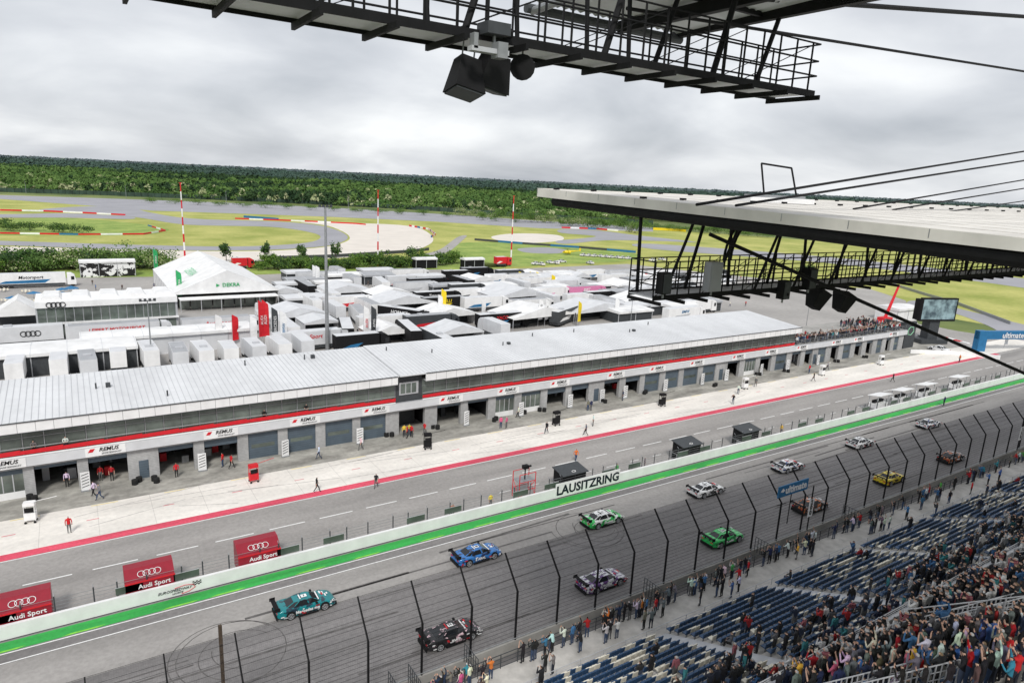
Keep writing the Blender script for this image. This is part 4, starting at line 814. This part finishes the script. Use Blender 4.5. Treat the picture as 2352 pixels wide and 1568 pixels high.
for px,py,m,m2,tx,tc_,an,cb_ in ((620,745,'white','canvas2',None,'black',1.57,True),(830,748,'white','canvas2',None,'black',1.4,True),(760,700,'white','black',None,'black',1.57,True),(925,745,'black','orange','HORNET',"white",-1.0,True),(1000,702,'black','lgrey','Transport','white',0,True),(880,672,'white','canvas2',None,'black',1.4,True),(1020,716,'black','yellow','PIRELLI','yellow',.0,False),(1260,690,'white','pink',None,'white',.0,True),(1345,686,'pink','white','BWT','white',0,True),(1150,757,'black','navy','YACO','rred',0,True),(1300,745,'dgrey','white',None,'white',.5,True),(1110,715,'white','navy',None,'black',0,True),(945,790,'black','orange','RACING','orange',1.4,True),(800,785,'black','orange','TEAM','orange',1.3,True),(1410,655,'white','rred',None,'black',0,True),(1200,655,'white','navy',None,'black',.0,True),(980,668,'black','dgrey',None,'white',0,True),(1570,740,'white','lgrey','BMW','navy',0,True),(1610,700,'white','navy',None,'black',0,True)):
    truck(px,py,m,m2,tx,an,tcol=tc_,cab=cb_,L=12,label='%s race transporter truck among the tents'%{'white':'white','black':'black','pink':'pink','dgrey':'dark grey'}[m])
cnt=0
for t in range(3000):
    px=R.uniform(640,1680); py=R.uniform(640,815)
    if px>1050 and py>790-(px-1050)*.12: continue
    p=G(px,py)
    if p.y<104 or any((p.x-u[0])**2+(p.y-u[1])**2<(u[2]*.75+3.2)**2 for u in used): continue
    cnt+=1; k=R.random()
    if k<.08: gable(px,py,R.uniform(7,10),R.uniform(6,9),2.6,R.uniform(3.2,4.),side=R.random()<.5,m=R.choice(['canvas','canvas2']))
    elif k<.55: truck(px,py,R.choice(['white','white','canvas2','black','dgrey']),R.choice(['rred','navy','dgrey','lgrey']),None,R.choice([0,0,0,1.57]),L=R.uniform(8,13),label='small race service truck parked between tents')
    else: flat(px,py,R.uniform(8,13),R.uniform(5,8),3.2,'flat roofed awning between the race trucks',front='dgrey',m=R.choice(['canvas','canvas','canvas2','canvas3']),rise=.25)
    if cnt>80: break
carw=None
spots=[(1340+i*13,588+i*.9) for i in range(9)]+[(1232,608),(1243,609),(1262,605),(1276,606),(1290,603),(2110,780),(2155,806),(865,640),(1355,606),(1500,600),(1520,598),(955,612)]
for i,(px,py) in enumerate(spots):
    p=G(px,py,.05)
    if carw is None: carw=car(TR(p.x,p.y,.08,.3),mat('car_white',(.75,.75,.76),.3,coat=.5),race=False,label='white parked car beside the circuit',group='parked cars',name='parked_car')
    else: copy(carw,TR(p.x,p.y,.08,R.choice([0,.3,1.5])))
truck(1152,612,'rred','white',None,0,L=5,label='red and white fire truck beside the field')
truck(552,618,'rred','white',None,0,L=5,label='red service truck beside the verge')
for px,py in ((980,617),(1090,617)): flat(px,py,9,4,4,'black and white container hut by the verge',front='black',name='container_hut',cat_='hut')
p=G(1303,585); b=B().tube((-1.5,0,1.3),(1.6,0,1.3),1.0,'yellow',12,.7).tube((1.6,0,1.3),(2.6,0,1.1),.7,'yellow',12,.2).tube((-1.5,0,1.6),(-6.5,0,2.1),.45,'yellow',8,.14).box(-7,-6.2,-.06,.06,1.8,3.4,'yellow')
o=b.obj('helicopter',label='yellow rescue helicopter parked on the heliport',cat='helicopter',X=TR(p.x,p.y,.1,2.8)); B().tube((0,0,2.2),(0,0,2.8),.12,'dgrey').box(-5,5,-.15,.15,2.8,2.84,'dgrey').box(-.15,.15,-5,5,2.85,2.89,'dgrey').obj('rotor',o)
B().tube((-1.6,-1,.1),(2,-1,.1),.06,'dgrey').tube((-1.6,1,.1),(2,1,.1),.06,'dgrey').tube((0,-1,.1),(0,-.5,1),.05,'dgrey').tube((0,1,.1),(0,.5,1),.05,'dgrey').obj('skid',o); B().box(1.4,2.2,-.55,.55,1.25,1.75,'glass2').obj('windscreen',o)
def flag(px,py,h,m,label,tx=None,w_=1.1,tcol='white'):
    p=G(px,py); b=B().tube((0,0,0),(0,0,h),.05,'lgrey',6,.03); o=b.obj('banner_flag',label=label,cat='flag',group='banner flags in the paddock',X=TR(p.x,p.y,0,R.uniform(-.3,.3)))
    k=8; V=[]
    for i in range(k+1): t=i/k; z=h*.25+h*.75*t; ww=w_*(1 if t<.8 else math.sqrt(max(0,1-((t-.8)/.2)**2))*.9+.1); V+=[(0.06,0,z),(0.06+ww,.12*math.sin(t*7),z+.1)]
    B().add(V,[(2*i,2*i+1,2*i+3,2*i+2) for i in range(k)],m).obj('flag_cloth',o)
    if tx: text(o,tx,w_*.62,(.06+w_*.5,-.2,h*.6),tcol,face=Matrix.Rotation(math.pi/2,4,'X')@Matrix.Rotation(math.pi/2,4,'Z'))
for px,py,h,m,tx,tc_ in ((355,632,8.5,'gflag','DEKRA','white'),(408,700,9,'gflag','DEKRA','white'),(497,802,7,'white',None,'white'),(535,802,7,'rred',None,'white'),(596,802,10,'rred','AUDI','white'),(604,800,10,'rred','AUDI','white'),(576,805,7,'white',None,'w'),(626,808,9,'dgrey','MERCEDES','white'),(645,810,8.5,'white','BMW','navy'),(718,660,7,'white',None,''),(725,662,7,'white',None,''),(1005,740,7,'white',None,''),(1012,735,8,'yellow',None,''),(1190,650,4,'yellow',None,''),(1215,650,4,'yellow',None,''),(1230,650,4,'yellow',None,''),(1265,665,5,'yellow',None,''),(1325,755,7,'yellow',None,''),(835,800,9,'white','AUDI','rred'),(852,800,9,'dgrey','AMG','white'),(1105,745,6,'white',None,''),(1235,750,7,'white','RACING','dgrey'),(1250,750,7,'white','TEAM','dgrey'),(1410,735,6,'white',None,''),(2305,800,4,'white',None,''),(1480,650,4,'rred',None,'')):
    flag(px,py,h,m,'tall %s banner flag among the tents'%{'gflag':'green','white':'white','rred':'red','dgrey':'grey','yellow':'yellow'}[m],tx or None,tcol=tc_ if tx else 'white',w_=1.3)
for i in range(20):
    px=R.uniform(0,200); py=R.uniform(664,700) if px>100 else R.uniform(668,740); p=G(px,py)
    b=B().tube((0,0,0),(0,0,.72),.05,'grey').tube((0,0,.72),(0,0,.76),.5,'white' if i%2 else 'beige',10)
    o=b.obj('table',label='round outdoor table with chairs in the paddock',cat='table',group='outdoor tables',X=TR(p.x,p.y,.02))
    for a in range(4): x,y=math.cos(a*1.57)*.8,math.sin(a*1.57)*.8; B().box(x-.2,x+.2,y-.2,y+.2,.42,.46,'beige').box(x-.2,x+.2,y+.17,y+.2,.46,.9,'beige').box(x-.2,x-.16,y-.2,y-.16,0,.42,'grey').box(x+.16,x+.2,y+.16,y+.2,0,.42,'grey').obj('chair',o)
    if i%3==0:
        V=[(1.6*math.cos(a*math.pi/4),1.6*math.sin(a*math.pi/4),2.3) for a in range(8)]+[(0,0,2.8)]; B().add(V,[(a,(a+1)%8,8) for a in range(8)],'navy').tube((0,0,.76),(0,0,2.8),.03,'grey').obj('parasol',o)
for i in range(60):
    px=R.uniform(180,360) if i<10 else R.uniform(640,1750); py=R.uniform(655,700) if i<10 else R.uniform(640,730)
    p=G(px,py)
    if any((p.x-u[0])**2+(p.y-u[1])**2<(u[2]*.5)**2 for u in used): continue
    person(p.x,p.y,.03,R.uniform(0,6),R.choice(['walk','stand']),R.choices(cl,wts)[0],'in the paddock','people in the paddock')
def cart(px,py,m,label,h=2.2):
    p=G(px,py,.1); b=B().box(-.5,.5,-.35,.35,.35,1.1,m)
    for x in (-.45,.45):
        for y in (-.3,.3): b.tube((x,y,.2),(x,y,h),.035,m)
    b.box(-.5,.5,-.35,.35,h-.35,h,m).box(-.4,.4,-.37,-.352,1.2,1.7,'black').tube((.5,0,h),(2.4,0,h+.3),.03,m)
    o=b.obj('pit_equipment_cart',label=label,cat='equipment cart',group='equipment carts in the pit lane',X=TR(p.x,p.y,.1,R.uniform(-.3,.3)))
    for x in (-.4,.4):
        for y in (-.36,.36): B().tube((x,y-.04,.12),(x,y+.04,.12),.12,'rubber',10).obj('wheel',o)
for px,py,m in ((583,1106,'rred'),(72,1198,'white'),(982,1030,'black'),(1277,976,'black'),(1520,932,'black'),(1710,893,'white'),(1887,862,'white'),(2022,838,'white')): cart(px,py,m,{'rred':'red','white':'white','black':'black'}[m]+' tall pit equipment cart on the apron')
for px,py in ((80,1150),(310,1112),(360,1108),(900,1002),(1005,985),(1135,968),(1205,950),(1390,925),(1250,945),(1480,905),(1745,862),(1810,855),(1640,888),(1925,832),(1990,822)):
    p=G(px,py,.1); b=B()
    for k in range(4):
        x=(k%2)*.75; b.tube((x,0,.0+.3*(k//2)),(x,0,.28+.3*(k//2)),.33,'rubber',14)
    b.obj('tyre_stack',label='stack of black racing tyres outside a garage',cat='tyres',group='tyre stacks in the pit lane',X=TR(p.x,p.y,.11,R.uniform(0,3)))
p1=G(2246,806); zt=AY(2262,758,p1.y).z
g_=B().box(-1.2,1.2,-.8,.8,0,zt,'navy').box(-1.2,28,-.6,.6,zt-2.1,zt-.1,'navy').box(26,28,-.8,.8,0,zt-2.1,'navy'); o=g_.obj('track_gantry',label='blue arch gantry with white lettering over the track',cat='gantry',X=TR(p1.x,p1.y,0,-.35))
text(o,'ultimate',2.,(9,-.7,zt-1.15),'white',off=.03)
for px,py,kind in ((1858,1180,1),(2340,1010,2)):
    x=AY(px,py,38.1).x; b=B().tube((x,38.05,1),(x,38.05,6.2),.07,'black')
    b.box(x-.4,x+.4,37.98,38.02,2.7,4.7,'white'); o=b.obj('distance_marker',label='white distance marker board on the fence',cat='sign')
    for i,ch in enumerate('200' if kind==1 else '150'): text(o,ch,.75,(x,37.96,4.35-i*.6),'black',off=.02)
p=AY(1822,1120,37.6); b=B().box(-2.4,2.4,-.05,.05,-.6,.6,'navy').tube((0,.1,-4),(0,.1,.4),.05,'black'); o=b.obj('blue_sign',label='blue sign with white lettering hung above the fence',cat='sign',X=Matrix.Translation(p)); text(o,'ultimate',1.05,(.4,-.08,0),'white',off=.03); B().add([(-2.1,-.07,0),(-1.75,-.07,.35),(-1.4,-.07,.05),(-1.65,-.07,-.1)],[(0,1,2,3)],'white').obj('emblem',o)
p=G(2142,790); zt=AY(2150,686,p.y).z; zb=AY(2150,738,p.y).z
o=B().box(-1.5,1.5,.5,3,0,zb,'dgrey').box(-4,4,-.5,3.5,0,1.2,'dgrey').box(-5.4,5.4,0,.8,zb,zt,'black').box(-4.6,4.6,.8,3.2,zb,zt-.6,'black').obj('video_screen',label='large outdoor video screen on a dark trailer tower',cat='screen',X=TR(p.x,p.y,0,-.35))
B().box(-5.0,5.0,-.03,-.005,zb+.5,zt-.4,mat('screen_picture',(.06,.09,.11),.3,scale=.35,obj=True,col2=(.3,.42,.45),lo=.4,hi=.6)).obj('display',o)
p=G(2030,745); q=AY(2065,655,p.y); b=B().box(-2,2,-1.2,1.2,.5,2.2,'rred'); o=b.obj('crane',label='red telescopic crane with raised boom',cat='crane',X=TR(p.x,p.y)); B().tube((0,0,2),(q.x-p.x,0,q.z),.5,'rred',6,.3).obj('boom',o)
flat(2085,738,12,7,4,'white pavilion building with pale facade beside the crane',front='white',name='pavilion',cat_='building')
# ---------- own roof catwalk, neighbouring roof and catwalk ----------
def catwalk(x0,x1,y,z,label,hang,step=1.25):
    o=B().box(x0,x1,y-.55,y+.55,z-.04,z,'canvas2').obj('catwalk',label=label,cat='catwalk')
    b=B()
    for yy in (-.6,.57): b.box(x0,x1,y+yy,y+yy+.04,z-.11,z+.05,'black')
    b.obj('stringer',o); x=x0; c0_=None
    cm=B().box(-.03,.03,y-.95,y+.62,z-.22,z-.111,'black')
    while x<=x1+.01:
        X=Matrix.Translation((x,0,0))
        if c0_ is None: c0_=cm.obj('cross_beam',o,X=X)
        else: ob('cross_beam',c0_.data,o,X=X)
        x+=step
    for yy in (-.58,.58):
        b=B(); x=x0; k=0
        while x<=x1+.01:
            b.tube((x,y+yy,z),(x,y+yy,z+1.15),.025,'black',5)
            if k%4==0 and x+step*2<x1: b.tube((x,y+yy,z),(x+step*2,y+yy,z+1.1),.012,'black',4)
            x+=step/2; k+=1
        for h in (.4,.75,1.15): b.tube((x0,y+yy,z+h),(x1,y+yy,z+h),.022,'black',5)
        b.obj('railing',o)
    for xx in (x0,x1):
        b=B()
        for h in (.4,.75,1.15): b.tube((xx,y-.58,z+h),(xx,y+.58,z+h),.022,'black',5)
        b.obj('end_railing',o)
    for (a,c,r) in hang: B().tube(a,c,r,'black',8).obj('hanger',o)
    return o
Y1=12.; z1=AY(1818,222,11.1).z+.24
hg=[((X-.75,Y1+.5,z1),(X+.1,Y1+.5,z1+2.3),.06) for X in (16.,12.4)]+[((X,Y1-.5,z1),(X+.9,Y1-.3,z1+2.4),.07) for X in (12.6,9.4,6.2)]+[((X,Y1+.55,z1),(X-.2,Y1+.55,z1+2.6),.05) for X in (4,6,8,9.8,11)]
cw=catwalk(-14,16.3,Y1,z1,'black steel maintenance catwalk hanging under the stand roof',hg)
RO_=B(); x=10.6
V=[];k=0
while x<15.9:
    V.append((x,k%2)); x+=.13; k+=1
for (a,u),(c,v) in zip(V,V[1:]): RO_.add([(a,6,z1+2.3+.06*u),(c,6,z1+2.3+.06*v),(c,16.,z1+1.95+.06*v),(a,16.,z1+1.95+.06*u)],[(0,1,2,3)],'canvas2')
ro=RO_.obj('canopy_roof',label='corrugated steel roof edge above the catwalk',cat='roof')
b=B().tube((10.4,16,z1+1.8),(16,16,z1+1.8),.12,'dgrey',10).tube((10.6,16,z1+1.75),(10.6,6,z1+2.1),.1,'grey',10)
for yy in (10,13): b.box(10.6,15.9,yy-.06,yy+.06,z1+1.9+.02*(16-yy),z1+2.02+.02*(16-yy),'black')
b.box(15.8,16.0,6,16.2,z1+1.85,z1+2.2,'black').box(13.5,13.7,6,16,z1+1.65,z1+1.95,'black'); b.obj('roof_beam',ro)
def speaker(px,py,w_,h,d,tilt):
    p=AY(px,py,11.6); b=B().add([(-w_/2,-d/2,-h/2),(w_/2,-d/2,-h/2),(w_/2,d/2,-h/2),(-w_/2,d/2,-h/2),(-w_*.33,-d*.3,h/2),(w_*.33,-d*.3,h/2),(w_*.33,d*.3,h/2),(-w_*.33,d*.3,h/2)],[(3,2,1,0),(4,5,6,7),(0,1,5,4),(1,2,6,5),(2,3,7,6),(3,0,4,7)],'black').box(-w_*.45,w_*.45,-d*.45,d*.45,-h/2-.03,-h/2-.002,'dgrey')
    o=b.obj('loudspeaker',label='black tapered loudspeaker box hanging below the catwalk',cat='loudspeaker',group='loudspeakers under the catwalk',X=Matrix.Translation(p)@Matrix.Rotation(tilt,4,'X')@Matrix.Rotation(.2,4,'Y'))
    B().tube((-w_*.2,0,h/2),(-w_*.2,0,h/2+.3),.015,'grey').tube((w_*.2,0,h/2),(w_*.2,0,h/2+.3),.015,'grey').obj('bracket',o)
speaker(1070,176,.6,.62,.55,-.2); speaker(1130,166,.66,.62,.55,.15)
p=AY(1200,155,11.6); o=B().tube((0,0,0),(0,-.3,0),.24,'black',16,.1).tube((0,-.3,0),(0,-.5,0),.1,'black',10).obj('horn_speaker',label='round black horn loudspeaker under the catwalk',cat='loudspeaker',X=Matrix.Translation(p)@Matrix.Rotation(2.6,4,'Z')); B().tube((0,-.2,0),(0,-.2,.5),.02,'grey').obj('bracket',o)
p=AY(1125,118,11.0); B().box(-.4,.35,-.08,.08,-.04,.04,'lgrey').box(.1,.3,-.12,.12,-.1,.16,'grey').box(-.36,-.28,-.08,.08,0,.25,'grey').obj('cable_box',label='grey cable box above the loudspeakers',cat='junction box',X=Matrix.Translation(p))
p=AY(1136,72,11.3); B().box(-.25,.22,-.2,.2,-.08,.12,'dgrey').tube((.2,0,0),(.35,0,0),.09,'black').tube((0,0,-.2),(0,0,-.08),.03,'grey').obj('spotlight',label='dark grey spotlight on the catwalk edge',cat='spotlight',X=Matrix.Translation(p))
CX=16.; c0=AX(1238,434,CX); YF=c0.y; e0=AX(2352,550,CX); sl_=(c0.z-e0.z)/(c0.y-e0.y)
def rz(y): return c0.z+(y-YF)*sl_
X2=150; YB=-3
b=B().prism([(YF,rz(YF)),(YB,rz(YB)),(YB,rz(YB)-.12),(YF,rz(YF)-.12)],CX,X2,'roofb','x')
nr=b.obj('stand_roof',label='large pale flat cantilever roof of the neighbouring grandstand',cat='roof')
B().prism([(YF+.03,rz(YF)+.03),(YB,rz(YB)+.03),(YB,rz(YB)-.2),(YF+.03,rz(YF)-.3)],CX-.06,CX-.002,'roofb','x').prism([(YF+.004,rz(YF)+.03),(YF+.03,rz(YF)+.03),(YF+.03,rz(YF)-.3),(YF+.004,rz(YF)-.3)],CX,X2,'roofb','x').obj('fascia',nr)
b=B()
yy=YF
while yy>YB: b.box(CX-.064,CX-.061,yy-.01,yy+.01,rz(yy)-.18,rz(yy)+.02,'grey'); yy-=1.9
b.tube((CX+.2,YF-.9,rz(YF)-.42),(CX+.2,YB,rz(YB)-.38),.2,'black',14)
for x in range(int(CX)+4,80,5): b.prism([(YF-1,rz(YF)-.14),(YB,rz(YB)-.14),(YB,rz(YB)-.6),(YF-1,rz(YF)-.4)],x-.08,x+.08,'black','x')
for yy in (4,8,12,16,20): b.box(CX+.6,X2,yy-.08,yy+.08,rz(yy)-.4,rz(yy)-.16,'black')
b.obj('roof_beam',nr)
b=B()
for x in [CX+.5+i*1.9 for i in range(40)]:
    b.prism([(YF-.2,rz(YF-.2)+.002),(YB,rz(YB)+.002),(YB,rz(YB)+.012),(YF-.2,rz(YF-.2)+.012)],x-.02,x+.02,'roofb','x')
    for yy in (YF-.5,YF-5.5): b.box(x-.12,x+.12,yy-.05,yy+.05,rz(yy)+.013,rz(yy)+.08,'black')
b.obj('roof_seam',nr)
p=G(1780,466,rz(18)); b=B().box(-1.5,1.4,-.6,.6,0,.2,'white').box(-1.2,1.1,-.4,.4,.2,.3,'grey'); o=b.obj('roof_hatch',label='white roof hatch with a black rectangular frame',cat='roof hatch',X=Matrix.Translation(Vector((p.x,p.y,rz(p.y))))@Matrix.Rotation(-.35,4,'Z'))
dd=(p-EYE).length/1568
B().path([(-.55,0,.3),(-.85,0,78*dd),(.55,0,72*dd),(.95,0,.3)],.04,'black',5).obj('frame',o)
Y2=16.6; q=AY(1470,690,Y2); z2=q.z+.2
def hz_(y): return rz(y)-.35
hg=[]
x=q.x+.3; k=0
while x<44:
    hg.append(((x,Y2+.5,z2),(x+(.15 if k%2==0 else 1.1),Y2+.8,hz_(Y2)),.06)); hg.append(((x+.2,Y2-.55,z2),(x+1.0,Y2-.9,hz_(Y2)),.05)); x+=2.3; k+=1
c2=catwalk(q.x,60,Y2,z2,'black steel catwalk suspended beneath the neighbouring roof',hg,step=1.1)
b=B(); P=[(q.x+3.2+1.1*(1-math.cos(t)),Y2-.6,z2+1.15+1.4*math.sin(t)) for t in [i*math.pi/16 for i in range(9)]]; b.path(P,.05,'black'); b.path([(p_[0]+.35,p_[1],p_[2]) for p_ in P],.05,'black'); b.obj('bent_pipe',c2)
for px,py,m,s in ((1525,650,'black',.35),(1637,635,'canvas3',.5),(1800,665,'black',.35),(1860,640,'black',.4)):
    p=AY(px,py,Y2-.75); B().box(-s*.6,s*.6,-.15,.15,-s,s,m).box(-s*.5,s*.5,-.17,-.151,-s*.9,s*.9,'dgrey' if m=='black' else 'canvas3').tube((0,0,-s),(0,0,-s-.15),.04,'grey').obj('electrical_box',c2,X=Matrix.Translation(p))
for px,py in ((1875,685),(1935,692)):
    p=AY(px,py,Y2-.3); b=B().add([(-.35,-.3,.3),(.35,-.3,.3),(.35,.3,.3),(-.35,.3,.3),(-.22,-.15,-.35),(.22,-.15,-.35),(.22,.15,-.35),(-.22,.15,-.35)],[(3,2,1,0),(4,5,6,7),(0,1,5,4),(1,2,6,5),(2,3,7,6),(3,0,4,7)],'black').tube((0,0,.3),(0,0,.6),.02,'grey'); b.obj('loudspeaker',label='black loudspeaker hanging below the neighbouring catwalk',cat='loudspeaker',group='loudspeakers under the catwalk',X=Matrix.Translation(p)@Matrix.Rotation(.4,4,'Y')@Matrix.Scale(1.2,4))
def cable(a,c,r,lab='taut black steel stay cable above the stand'):
    B().tube(a,c,r,'black',8).obj('stay_cable',label=lab,cat='cable',group='stay cables')
cable(AY(1440,20,13.5),AX(2400,172,38),.045); cable(AY(1650,-10,12),AX(2400,42,34),.07)
cable(G(1600,470,rz(19)),AX(2400,340,44),.04); cable(G(1690,472,rz(18)),AX(2400,362,44),.04); cable(G(1960,480,rz(16)),AX(2400,405,50),.035); cable(G(2050,482,rz(16)),AX(2400,425,52),.035); cable(G(2180,486,rz(15)),AX(2400,455,54),.03)
cable(AX(1630,538,17.),AX(2400,878,31),.06,'thick black stay cable crossing below the roof')
print('paddock fill',cnt,'people',len(people),'free seats',len(free))
